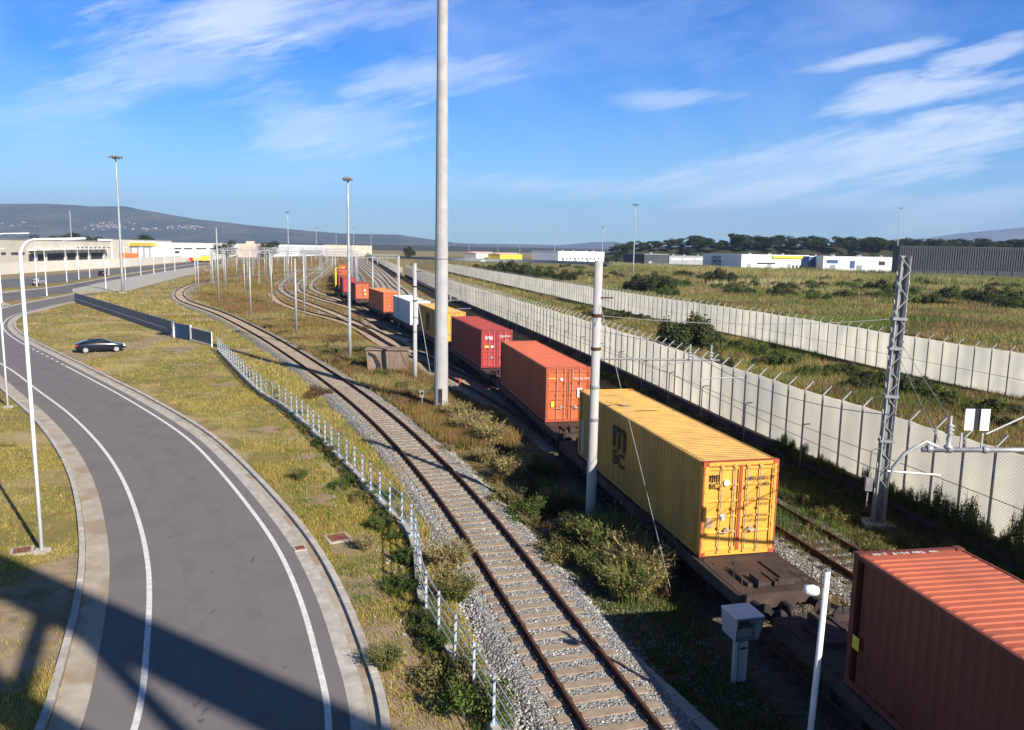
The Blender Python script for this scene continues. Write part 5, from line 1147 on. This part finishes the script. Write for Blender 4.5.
swap={'green feathery shrub at the foot':4,'olive shrub where the pale guy':5,'green shrub just left of the banded':4,'dry brown shrub on the bank':5,'dry tawny shrub at the foot':5,'twiggy dry shrub right':5,'tall dry grass clump':5,'isolated green tuft':4,'green shrub at the edge of the black':4,'small low green plant near':4,'small olive tuft':5}
for a in near_sh:
    k=[v for q,v in swap.items() if a[4].startswith(q)]
    put(*(((k[0],)+a[1:]) if k else a))
for x,y,p_,sc,l in [(600,545,4,1.2,'bright green weed clump between the banded post and the shrubs'),(622,575,5,1.1,'straw coloured weed clump between the guy cable and the banded post'),(648,590,5,.9,'straw coloured weed clump next to the shadow edge below the guy cable'),(596,575,4,.9,'green weed clump on the track side of the banded post'),(455,420,5,1.2,'tawny weed clump just right of the thick mast'),(480,430,5,1.2,'tawny weed clump nearest the pointed edge of the shade'),(500,455,3,1.,'reddish shrub at the edge of the shade below the dark red container'),(448,570,5,1.,'yellow weed clump between the railing and the ballast'),(455,600,4,.9,'bright green weed clump between the railing and the ballast')]: put(p_,x,y,sc*.8,l)
# shade strip beyond the wagons and at the plinth
k=0
W1px=[p for p in resample(offset(W1,-.75),1.15) if 20<p[1]<90]
for p in W1px:
    k+=1; c=(p[0]+random.uniform(-.5,.1),p[1])
    o=copy_tree(shA[0 if random.random()<.7 else 1],(c[0],c[1],0),random.random()*6,label='green shrub growing against the dark plinth of the near pale fence',scale=random.uniform(.5,1.1)); o['group']='shrubs along the plinth'
for (x,y) in [(800,505),(830,520),(860,520),(870,545),(780,480),(845,500),(815,535),(760,470),(900,545),(880,560)]:
    c=at(x,y); o=copy_tree(shA[1],(c[0],c[1],0),random.random()*6,label='olive shrub on the overgrown track beside the near yellow container',scale=random.uniform(.7,1.)); o['group']='shrubs on the overgrown track'
# climbing plants on near fence
for p in [q for q in resample(offset(W1,-.25),.42) if 19<q[1]<40]:
    if random.random()<(.9 if p[1]<31 else .5):
        o=copy_tree(shA[0],(p[0],p[1],.6),random.random()*6,label='dark climbing plant on the near pale fence above its plinth',scale=(random.uniform(.5,.9),.32,random.uniform(.7,1.9)*(1.25 if p[1]<29 else .8))); o['group']='climbers on the near fence'
# larger bushes in the fields
bigP=[shrub_mesh(31,2.6,3.6,G_dark+[(.09,.10,.04)],8500,.13,name='bush',label='x'),shrub_mesh(32,2.6,3.,P_green+[(.12,.13,.04)],4200,.13,name='bush',label='x')]
big=[(0,686,349,1.3,'large round dark bush between the two pale fences'),(1,740,352,.55,'low green bush right of the large round bush'),(1,765,357,.6,'green bush against the farther pale fence'),(1,790,362,.5,'small bush against the farther pale fence'),(0,655,292,1.9,'broad dark bush beyond the farther pale fence'),(0,640,290,1.5,'dark bush at the left of the broad one beyond the farther fence'),(1,668,296,1.1,'light green bush in front of the broad dark one'),(0,720,284,1.9,'wide dark bush in the middle of the field'),(0,880,292,1.5,'green bush in the field left of the lattice pole'),(1,900,296,1.6,'green bush in the field behind the lattice pole'),(1,950,300,1.6,'green bush in the right part of the field'),(0,985,303,1.5,'dark bush in the right part of the field'),(1,1010,304,1.6,'green bush at the right edge of the field'),(0,500,276,2.2,'dark hedge bush left of centre in the field, first from the left'),(0,515,277,2.3,'dark hedge bush left of centre in the field, second from the left'),(0,530,278,2.,'dark hedge bush left of centre in the field, third from the left'),(0,568,281,1.4,'dark bush left of the banded post top'),(1,578,276,1.3,'small bush behind the banded post top'),(0,548,279,1.5,'dark bush between the hedge and the banded post'),(0,910,396,.55,'dark bush left of the white plates between the fences'),(1,940,402,.6,'green bush behind the insulator between the fences'),(1,985,415,.6,'bright green bush right of the white plates'),(0,690+30,372,.6,'dark low bush behind the near fence')]
usedb=set()
for (pi,x,y,sc,l) in big:
    c=at(x,y)
    if pi not in usedb: usedb.add(pi); o=bigP[pi]; o.location=(c[0],c[1],0); o.scale=(sc,)*3; o['label']=l
    else: o=copy_tree(bigP[pi],(c[0],c[1],0),random.random()*6,label=l,scale=(sc*random.uniform(.9,1.2),sc,sc*random.uniform(.8,1.)))
    o['group']='bushes in the field'
def noway(P,paths):
    keep=np.ones(len(P),bool)
    for Q,rad in paths:
        for i in range(0,len(P),4000):
            d=np.min(np.hypot(P[i:i+4000,0][:,None]-Q[None,::2,0],P[i:i+4000,1][:,None]-Q[None,::2,1]),axis=1); keep[i:i+4000]&=d>rad
    return P[keep]
trks=[(A_c[A_c[:,1]<30],1.45),(A_c[A_c[:,1]>=30],1.22),(E_c,.9),(Y1,.95),(Y2,.95),(T_c,1.7),(C_c,.95)]
rg_=np.random.default_rng(77)
S=scatter([(455,420),(470,455),(520,520),(570,560),(620,600),(655,600),(672,585),(600,525),(560,480),(520,440),(490,405)],46)
for p in S:
    o=copy_tree(shA[int(rg_.choice([0,1,4,4,5,3]))],(p[0],p[1],0),rg_.random()*6,label='low weedy shrub on the bank between the curving track and the train',scale=rg_.uniform(.45,1.0)); o['group']='low shrubs on the bank'
S=scatter([(218,352),(300,412),(371,489),(412,535),(430,618),(500,730),(490,735),(418,630),(400,545),(350,480),(280,405)],95)
for p in S:
    o=copy_tree(shA[int(rg_.choice([0,0,1]))],(p[0],p[1],0),rg_.random()*6,label='low green plant along the foot of the railing',scale=rg_.uniform(.3,.65)); o['group']='low plants along the railing'
S=noway(scatter([(205,300),(265,326),(360,380),(400,405),(440,400),(390,365),(345,338),(300,322),(262,300),(225,280)],90),trks+[(np.array([[-8.7,65.1],[-10.5,64.6]]),2.5)])
for p in S:
    o=copy_tree(shA[int(rg_.choice([3,3,1,2,0,5,4]))],(p[0],p[1],0),rg_.random()*6,label='scrubby bush in the weeds between the curving track and the yard tracks',scale=(rg_.uniform(.9,2.2),rg_.uniform(.9,1.8),rg_.uniform(.5,1.1))); o['group']='scrub in the yard'
S=scatter([(680,330),(760,350),(860,375),(1000,410),(1000,432),(860,395),(740,362),(650,335),(560,308),(600,308)],34)
for p in S:
    o=copy_tree(bigP[int(rg_.choice([0,1]))],(p[0],p[1],0),rg_.random()*6,label='scrubby green bush in the strip between the two pale fences',scale=(rg_.uniform(.35,.7),rg_.uniform(.35,.7),rg_.uniform(.25,.5))); o['group']='scrub between the fences'
S=scatter([(610,266),(1024,280),(1024,310),(820,300),(700,292),(600,280),(440,268),(450,262)],150)
for p in S:
    o=copy_tree(bigP[int(rg_.choice([0,1,1]))],(p[0],p[1],0),rg_.random()*6,label='small scattered bush out in the wide field',scale=(rg_.uniform(.7,1.6),rg_.uniform(.7,1.4),rg_.uniform(.4,.9))); o['group']='small bushes in the field'
# ground cover -------------------------------------------------
YG=[(.44,.34,.09),(.34,.30,.07),(.50,.37,.14),(.25,.27,.055),(.46,.33,.12),(.36,.31,.07)]
YD=[(.32,.24,.09),(.24,.21,.055),(.32,.16,.085),(.14,.16,.04),(.27,.12,.07),(.22,.21,.06),(.38,.30,.14)]
FG=[(.30,.26,.09),(.14,.19,.045),(.38,.30,.11),(.26,.15,.08),(.09,.15,.035),(.22,.24,.06)]
G1=[(390,730),(352,618),(296,515),(220,428),(131,384),(52,352),(22,330),(44,310),(75,303),(172,337),(212,348),(284,406),(331,451),(394,518),(418,560),(430,618),(500,730)]
G2=[(0,730),(46,730),(70,620),(84,560),(80,500),(62,460),(28,420),(0,402)]
DP=np.array([(at(*q)[0],at(*q)[1],w_) for *q,w_ in [(385,640,1.1),(392,690,1.2),(400,715,1.0),(365,590,.9),(415,655,.7),(440,715,.8),(225,385,.8),(265,430,.7),(350,545,.7),(320,500,.6),(45,600,1.5),(30,640,1.8),(60,570,1.),(180,350,1.5)]])
def bare(P):
    d=np.hypot(P[:,0][:,None]-DP[None,:,0],P[:,1][:,None]-DP[None,:,1])/DP[None,:,2]; return P[(d.min(1)*(.7+.6*RNG.random(len(P)))>1)|(RNG.random(len(P))<.12)]
for k_,q in enumerate(DP): dirt_patch((q[0],q[1]),q[2]*1.1,q[2]*1.3,.0150+.0004*k_,.2)
S=bare(scatter(G1,32000)); tufts('verge_grass',S,.13,.022,5,YG,label='dry yellow green grass on the verge inside the ramp',grow=.8,patch=2.5,thr=.55,spread=.13,lean=.9,seed=2)
S=scatter([(150,340),(210,350),(330,455),(390,520),(410,600),(360,610),(280,480),(160,390)],900); tufts('green_grass_clumps',S,.16,.03,14,[(.12,.18,.03),(.16,.20,.04),(.20,.22,.05)],label='fresh green tufts dotted over the dry verge',grow=.5,patch=3.,thr=.8,spread=.25,lean=.8,seed=31)
S=bare(scatter(G2,10000)); tufts('verge_grass',S,.12,.022,5,YG,label='dry grass on the verge left of the ramp',grow=.8,patch=2.,thr=.55,spread=.13,lean=.9,seed=4)
G3=[(218,346),(172,330),(75,292),(128,291),(160,284),(196,276),(212,300),(300,330),(385,400),(475,480),(525,560),(620,690),(640,730),(518,730),(440,600),(415,520),(331,446)]
S=noway(scatter(G3,30000),trks+[(A_c[(A_c[:,1]<27)],2.2)]); tufts('lineside_grass',S,.22,.03,5,YG+[(.15,.14,.035)],label='rough dry grass between the railing and the curving track',grow=.7,patch=3.,thr=.35,spread=.2,lean=.7,seed=6)
G4=[(196,270),(200,300),(265,328),(360,384),(402,412),(440,445),(500,455),(520,440),(500,420),(440,385),(400,360),(352,333),(372,310),(345,262),(300,256),(215,260)]
S=noway(scatter(G4,34000),trks); tufts('yard_weeds',S,.38,.045,6,YD,label='tangle of russet and olive weeds covering the railway yard',grow=.45,patch=5.,thr=.25,spread=.3,lean=.6,seed=8)
G5=[(440,400),(450,440),(480,490),(530,545),(590,610),(640,660),(720,740),(800,740),(690,600),(640,560),(600,520),(540,470),(500,420),(470,395)]
S=noway(scatter(G5,8000),[(A_c,1.6),(T_c,1.5)]); tufts('bank_weeds',S,.15,.03,6,P_green+P_olive+P_green+P_dry[:1],label='mixed green and dry weeds on the bank between the two tracks',patch=1.5,thr=.45,spread=.2,lean=.8,seed=10)
G6=[(640,400),(700,430),(820,478),(960,545),(1024,580),(1024,640),(880,560),(780,500),(690,440)]
Dn=D_c[(D_c[:,1]>14)&(D_c[:,1]<70)]; S=np.repeat(Dn,190,axis=0)+RNG.normal(size=(len(Dn)*190,2))*1.1; tufts('overgrowth_weeds',S,.24,.035,6,P_green+P_olive+P_olive,label='weeds growing between the rails beside the near yellow container',patch=1.6,thr=.6,spread=.2,seed=41)
S=scatter(G6,7000); tufts('plinth_weeds',S,.28,.03,6,P_green+P_olive,label='green weeds over the track between wagons and the dark plinth',patch=1.2,thr=.45,spread=.2,seed=12)
G7=[(408,271),(447,273),(546,296),(660,322),(800,352),(1024,405),(1024,470),(860,412),(730,368),(600,327),(490,293)]
S=scatter(G7,16000); tufts('strip_grass',S,.45,.05,6,FG+[(.10,.12,.03)],label='rough grass in the strip between the two pale fences',grow=.4,patch=4.,spread=.3,thr=.2,seed=14)
G8=[(420,260),(560,268),(700,272),(900,279),(1024,282),(1024,352),(860,330),(730,308),(600,289),(450,265)]
S=scatter(G8,26000); tufts('field_grass',S,.5,.07,6,FG,label='rough brown and green grass over the wide field',grow=.35,patch=7.,spread=.5,thr=.35,seed=16)
RD=[(.42,.34,.14),(.30,.28,.09),(.17,.20,.05),(.48,.40,.19)]
for k,(G,n,hg,lb) in enumerate([([(610,264),(700,268.5),(900,275),(1024,279),(1024,289),(900,284),(760,278),(610,270)],14000,2.4,'tall pale reeds in a band in front of the warehouses'),([(700,284),(800,278),(1024,284),(1024,300),(860,296),(740,292)],5000,1.3,'lower reeds and rushes in the nearer part of the field')]):
    S=scatter(G,n); tufts('reed_bed',S,hg,.16,5,RD,label=lb,patch=18.,spread=.6,thr=.25,lean=.35,seed=18+k)
# ballast stones close to the camera
def stones(P,z,size,name,label,pal):
    n=len(P); c=np.c_[P,np.full(n,z)]; base=np.array([[1,0,0],[-1,0,0],[0,1,0],[0,-1,0],[0,0,1],[0,0,-1.]]); Fi=[(4,0,2),(4,2,1),(4,1,3),(4,3,0)]
    ang=RNG.random(n)*6.28; s=size*(.5+RNG.random((n,1,1))); Vb=base[None]*(.6+.7*RNG.random((n,6,3)))*s; ca,sa=np.cos(ang)[:,None],np.sin(ang)[:,None]
    X=Vb[:,:,0]*ca-Vb[:,:,1]*sa; Yv=Vb[:,:,0]*sa+Vb[:,:,1]*ca; V=np.stack([X,Yv,Vb[:,:,2]*.8],2)+c[:,None,:]
    T=np.concatenate([V[:,list(f)] for f in Fi]); pal=np.array(pal); C=pal[RNG.integers(0,len(pal),n)]*(.6+.7*RNG.random((n,1))); C=np.tile(C,(4,1))
    o=soup(name,T,3,C,'stone'); tag(o,label,'ballast',kind='stuff')
PS=[(.38,.38,.38),(.27,.27,.27),(.46,.45,.43),(.19,.185,.18),(.30,.27,.23)]
i=np.where((A_c[:,1]>12)&(A_c[:,1]<62))[0]; n=52000; w=np.exp(-A_c[i,1]/22.); k=RNG.choice(i,n,p=w/w.sum()); o_=RNG.uniform(-2.3,2.05,n)*(1+.1*RNG.normal(size=n)*(RNG.random(n)<.2)); 
t_=A_c[np.minimum(k+1,len(A_c)-1)]-A_c[k-1]; t_/=np.hypot(*t_.T)[:,None]; P=A_c[k]+t_*RNG.uniform(-.3,.3,(n,1))+np.c_[t_[:,1],-t_[:,0]]*o_[:,None]
zz=np.where(abs(o_)<1.55,.20,np.maximum(.02,.20-(abs(o_)-1.55)*.5)); keep=(abs(abs(o_)-.76)>.10)&((o_>-1.75)|(A_c[k,1]<27+6*RNG.random(n)))&((abs(o_)<1.5)|(RNG.random(n)<.75)); frac=(abs(((np.arange(n)*0)+((P-A_c[k])*t_).sum(1))))>.14; keep&=(frac|(abs(o_)>1.25)|(RNG.random(n)<.04))
stones(P[keep],zz[keep],.042,'ballast_stones','loose grey ballast stones around the curving track',PS)
i=np.where((D_c[:,1]>18)&(D_c[:,1]<50))[0]; n=5000; k=RNG.choice(i[1:-1],n); o_=RNG.uniform(-2.2,.9,n); t_=D_c[k+1]-D_c[k-1]; t_/=np.hypot(*t_.T)[:,None]; P=D_c[k]+np.c_[t_[:,1],-t_[:,0]]*o_[:,None]+RNG.uniform(-.3,.3,(n,2))
stones(P,np.full(n,.08),.045,'ballast_stones','pale ballast stones beside the near yellow container',PS+[(.45,.43,.4)])
S=scatter([(520,560),(600,600),(700,700),(860,760),(900,740),(760,600),(640,520),(560,470)],6000); stones(S,np.full(len(S),.03),.04,'ballast_stones','scattered stones in the shadow between the tracks',PS)
# litter on the verge
M['litter']=M['white']; mb=MB()
S=scatter([(330,490),(400,560),(420,640),(440,700),(400,690),(350,560)],26)
for p in S: mb.box((p[0],p[1],.05),(random.uniform(.04,.14),random.uniform(.03,.1),.04),random.random()*3)
tag(mb.build('litter','concrete'),'scraps of white litter lying on the verge beside the railing','litter',kind='stuff')
Q=resample(catmull([at(545,585)[:2],at(600,636)[:2],at(655,685)[:2],at(735,760)[:2]],.5),.98); mb=MB()
for i in range(len(Q)-1):
    c=(Q[i]+Q[i+1])/2; an=math.atan2(*(Q[i+1]-Q[i])[::-1]); mb.box((c[0],c[1],.06),(.95,.34,.2),an+random.uniform(-.02,.02))
ct_=mb.build('cable_trough','concrete'); ct_['kind']='structure'
# ============================================================ STEEL BRIDGE behind the camera (throws the lattice shadow on the ramp)
SUN_AZ=R(140); SUN_EL=R(30)
sd=np.array([math.sin(SUN_AZ),math.cos(SUN_AZ)]); Lsh=lambda h:h/math.tan(SUN_EL)
hb=22.; 
def above(x,y,h): 
    p=at(x,y)[:2]+sd*Lsh(h); return np.array([p[0],p[1],h])
P0=above(350,742,hb); P1=above(0,575,hb); d=(P1-P0); u=d/np.linalg.norm(d); A0=P0-u*16; A1=P1+u*14; base=(A0[0],A0[1],0)
br=empty('steel_bridge',base,0,'steel lattice girder high behind the camera, seen only as a shadow','bridge')
tb=lambda p,q,w,h,nm: MB().bar(p-np.array(base),q-np.array(base),w,h).build(nm,'galvdark',br)
tb(A0,A1,1.3,.9,'top_chord'); dn=np.array([0,0,-6.5]); tb(A0+dn,A1+dn,.7,.7,'bottom_chord')
n=8; 
for i in range(n):
    a=A0+(A1-A0)*i/n; b=A0+(A1-A0)*(i+1)/n; tb(a if i%2 else a+dn,b+dn if i%2 else b,.35,.35,'diagonal')
for i in (0,n): a=A0+(A1-A0)*i/n; tb(a,np.array([a[0],a[1],0]),.8,.8,'pier')
# ============================================================ AIR
hz_=MB(); hz_.box((0,6300,170),(22000,13600,1020)); HB=hz_.build('haze',None); HB.data.materials.clear()
hm=bpy.data.materials.new('haze'); hm.use_nodes=True; nt=hm.node_tree; nt.nodes.remove(nt.nodes['Principled BSDF']); pv=nt.nodes.new('ShaderNodeVolumePrincipled'); pv.inputs['Color'].default_value=(.50,.66,1.,1); pv.inputs['Density'].default_value=.000085; pv.inputs['Anisotropy'].default_value=.1
nt.links.new(pv.outputs[0],nt.nodes['Material Output'].inputs['Volume']); HB.data.materials.append(hm); HB['kind']='stuff'; HB['label']='blue haze filling the distance'; HB['category']='haze'
HB.location=(0,0,0)
for v in HB.data.vertices: v.co.z = -1.0 if v.co.z<0 else 700.
# ============================================================ SKY
w=bpy.data.worlds.new('World'); scene.world=w; w.use_nodes=True; nt=w.node_tree; N=nt.nodes; L=nt.links; bg=N['Background']
sky=N.new('ShaderNodeTexSky'); sky.sky_type='NISHITA'; sky.sun_disc=False; sky.sun_elevation=SUN_EL; sky.sun_rotation=SUN_AZ; sky.air_density=1.; sky.dust_density=.6; sky.ozone_density=2.5; sky.altitude=0
tc=N.new('ShaderNodeTexCoord'); sep=N.new('ShaderNodeSeparateXYZ'); L.new(tc.outputs['Generated'],sep.inputs[0])
def mth(op,a,b=None,c=None,clamp=False):
    n=N.new('ShaderNodeMath'); n.operation=op; n.use_clamp=clamp
    for i,q in enumerate((a,b,c)):
        if q is None: continue
        if isinstance(q,(int,float)): n.inputs[i].default_value=q
        else: L.new(q,n.inputs[i])
    return n.outputs[0]
yy=mth('MAXIMUM',mth('ABSOLUTE',sep.outputs[1]),.02); U=mth('DIVIDE',sep.outputs[0],yy); V=mth('DIVIDE',sep.outputs[2],yy)
cb=N.new('ShaderNodeCombineXYZ'); L.new(U,cb.inputs[0]); L.new(V,cb.inputs[1]); L.new(mth('SIGN',sep.outputs[1]),cb.inputs[2])
def nz(scale,sx,sy,rot,detail=8,rough=.6,dist=0.):
    mp=N.new('ShaderNodeMapping'); mp.vector_type='TEXTURE'; mp.inputs['Rotation'].default_value=(0,0,rot); mp.inputs['Scale'].default_value=(sx,sy,1); L.new(cb.outputs[0],mp.inputs[0])
    n=N.new('ShaderNodeTexNoise'); n.inputs['Scale'].default_value=scale; n.inputs['Detail'].default_value=detail; n.inputs['Roughness'].default_value=rough; n.inputs['Distortion'].default_value=dist; L.new(mp.outputs[0],n.inputs['Vector']); return n.outputs[0]
n1=nz(8,3.4,.5,R(15),10,.66,.5); n2=nz(26,3.0,.55,R(12),7,.66,.3); n3=nz(4,1.8,.9,R(-20),8,.6,.6)
nA=mth('ADD',mth('MULTIPLY',n1,.65),mth('MULTIPLY',n2,.35))
tot=None
def streak(x0,y0,x1,y1,wpx,a,nse=None,soft=.35):
    """cloud streak between two sky directions; wpx = half width"""
    global tot
    r0=ray(x0,y0); r1=ray(x1,y1); a0=np.array([r0[0]/r0[1],r0[2]/r0[1]]); a1=np.array([r1[0]/r1[1],r1[2]/r1[1]]); c=(a0+a1)/2; d=a1-a0; ln=np.hypot(*d)/2; an=math.atan2(d[1],d[0]); wd=wpx/790.
    mp=N.new('ShaderNodeMapping'); mp.vector_type='TEXTURE'; mp.inputs['Location'].default_value=(c[0],c[1],0); mp.inputs['Rotation'].default_value=(0,0,an); mp.inputs['Scale'].default_value=(ln,wd,1); 
    cc=N.new('ShaderNodeCombineXYZ'); L.new(U,cc.inputs[0]); L.new(V,cc.inputs[1]); L.new(cc.outputs[0],mp.inputs[0])
    ln_=N.new('ShaderNodeVectorMath'); ln_.operation='LENGTH'; L.new(mp.outputs[0],ln_.inputs[0])
    q=mth('SUBTRACT',1.,ln_.outputs['Value']); q=mth('ADD',q,mth('MULTIPLY',mth('SUBTRACT',nA,.5),4.4)); q=mth('DIVIDE',q,soft*2.1,clamp=True); q=mth('MULTIPLY',q,a*.66)
    q=mth('MULTIPLY',q,mth('GREATER_THAN',sep.outputs[1],0.))
    tot=q if tot is None else mth('SUBTRACT',1.,mth('MULTIPLY',mth('SUBTRACT',1.,tot),mth('SUBTRACT',1.,q)))
for s in [(785,124,1060,66,16,.85),(795,72,975,34,9,.7),(930,70,1050,36,16,.7),(850,86,925,76,8,.5),(640,185,1060,132,40,.6),(810,168,1080,112,34,.7),(620,190,920,200,22,.4),(100,24,430,2,36,.6),(190,30,300,8,30,.6),(30,62,300,70,46,.5),(320,84,520,66,26,.6),(270,142,440,116,34,.4),(440,186,640,182,15,.6),(590,101,730,94,11,.45),(-20,115,190,85,36,.4),(860,222,1080,200,26,.5),(160,188,440,165,34,.22),(480,50,760,14,60,.14),(240,95,350,155,40,.35),(700,30,1060,10,40,.12)]: streak(*s)
# thin veil, strongest near the horizon at the left
veil=mth('MULTIPLY',mth('POWER',mth('SUBTRACT',1.,mth('MULTIPLY',V,3.1),clamp=True),2.2),mth('ADD',.40,mth('MULTIPLY',U,-.18)))
veil2=mth('MULTIPLY',mth('MULTIPLY',mth('SUBTRACT',n3,.48),2.2,clamp=True),.30)
hs=N.new('ShaderNodeHueSaturation'); hs.inputs['Saturation'].default_value=1.52; hs.inputs['Value'].default_value=1.1; L.new(sky.outputs[0],hs.inputs['Color'])
cl_=N.new('ShaderNodeMix'); cl_.data_type='RGBA'; tn=N.new('ShaderNodeMix'); tn.data_type='RGBA'; tn.blend_type='MULTIPLY'; tn.inputs[0].default_value=1.; L.new(hs.outputs[0],tn.inputs[6]); tn.inputs[7].default_value=(.44,.92,1.45,1); L.new(tn.outputs[2],cl_.inputs[6]); cl_.inputs[7].default_value=(10.,10.6,11.6,1)
tot=mth('SUBTRACT',1.,mth('MULTIPLY',mth('SUBTRACT',1.,tot),mth('SUBTRACT',1.,veil2)))
L.new(tot,cl_.inputs[0])
v2=N.new('ShaderNodeMix'); v2.data_type='RGBA'; L.new(cl_.outputs[2],v2.inputs[6]); v2.inputs[7].default_value=(8.2,12.4,14.6,1); L.new(veil,v2.inputs[0])
zf=N.new('ShaderNodeMapRange'); zf.interpolation_type='SMOOTHSTEP'; zf.inputs[1].default_value=.30; zf.inputs[2].default_value=.62; L.new(sep.outputs[2],zf.inputs[0])   # upper sky, out of view, dimmed and less blue to cut fill in shadows
zm=N.new('ShaderNodeMix'); zm.data_type='RGBA'; zm.blend_type='MULTIPLY'; zm.inputs[7].default_value=(.46,.34,.26,1); L.new(zf.outputs[0],zm.inputs[0]); L.new(v2.outputs[2],zm.inputs[6])
L.new(zm.outputs[2],bg.inputs['Color']); bg.inputs['Strength'].default_value=.062
sl=bpy.data.lights.new('sun','SUN'); sl.energy=5.0; sl.angle=R(.53); sl.color=(1.,.92,.80); so=bpy.data.objects.new('sun',sl); COL.objects.link(so)
sv=Vector((math.sin(SUN_AZ)*math.cos(SUN_EL),math.cos(SUN_AZ)*math.cos(SUN_EL),math.sin(SUN_EL))); so.rotation_euler=sv.to_track_quat('Z','Y').to_euler(); so.location=(30,-40,60)
# ============================================================ CAMERA
cd=bpy.data.cameras.new('camera'); cam=bpy.data.objects.new('camera',cd); COL.objects.link(cam); scene.camera=cam
cd.sensor_width=36; cd.lens=36*F/W; cd.clip_end=30000; cd.clip_start=.1
m=Matrix(((rt[0],up[0],-fw[0],0),(rt[1],up[1],-fw[1],0),(rt[2],up[2],-fw[2],CH),(0,0,0,1))); cam.matrix_world=m
scene.render.resolution_x=1024; scene.render.resolution_y=730
vs=scene.view_settings; vs.view_transform='Standard'; vs.look='None'; vs.gamma=1; vs.exposure=.80; vs.use_curve_mapping=False
scene.render.engine='CYCLES'
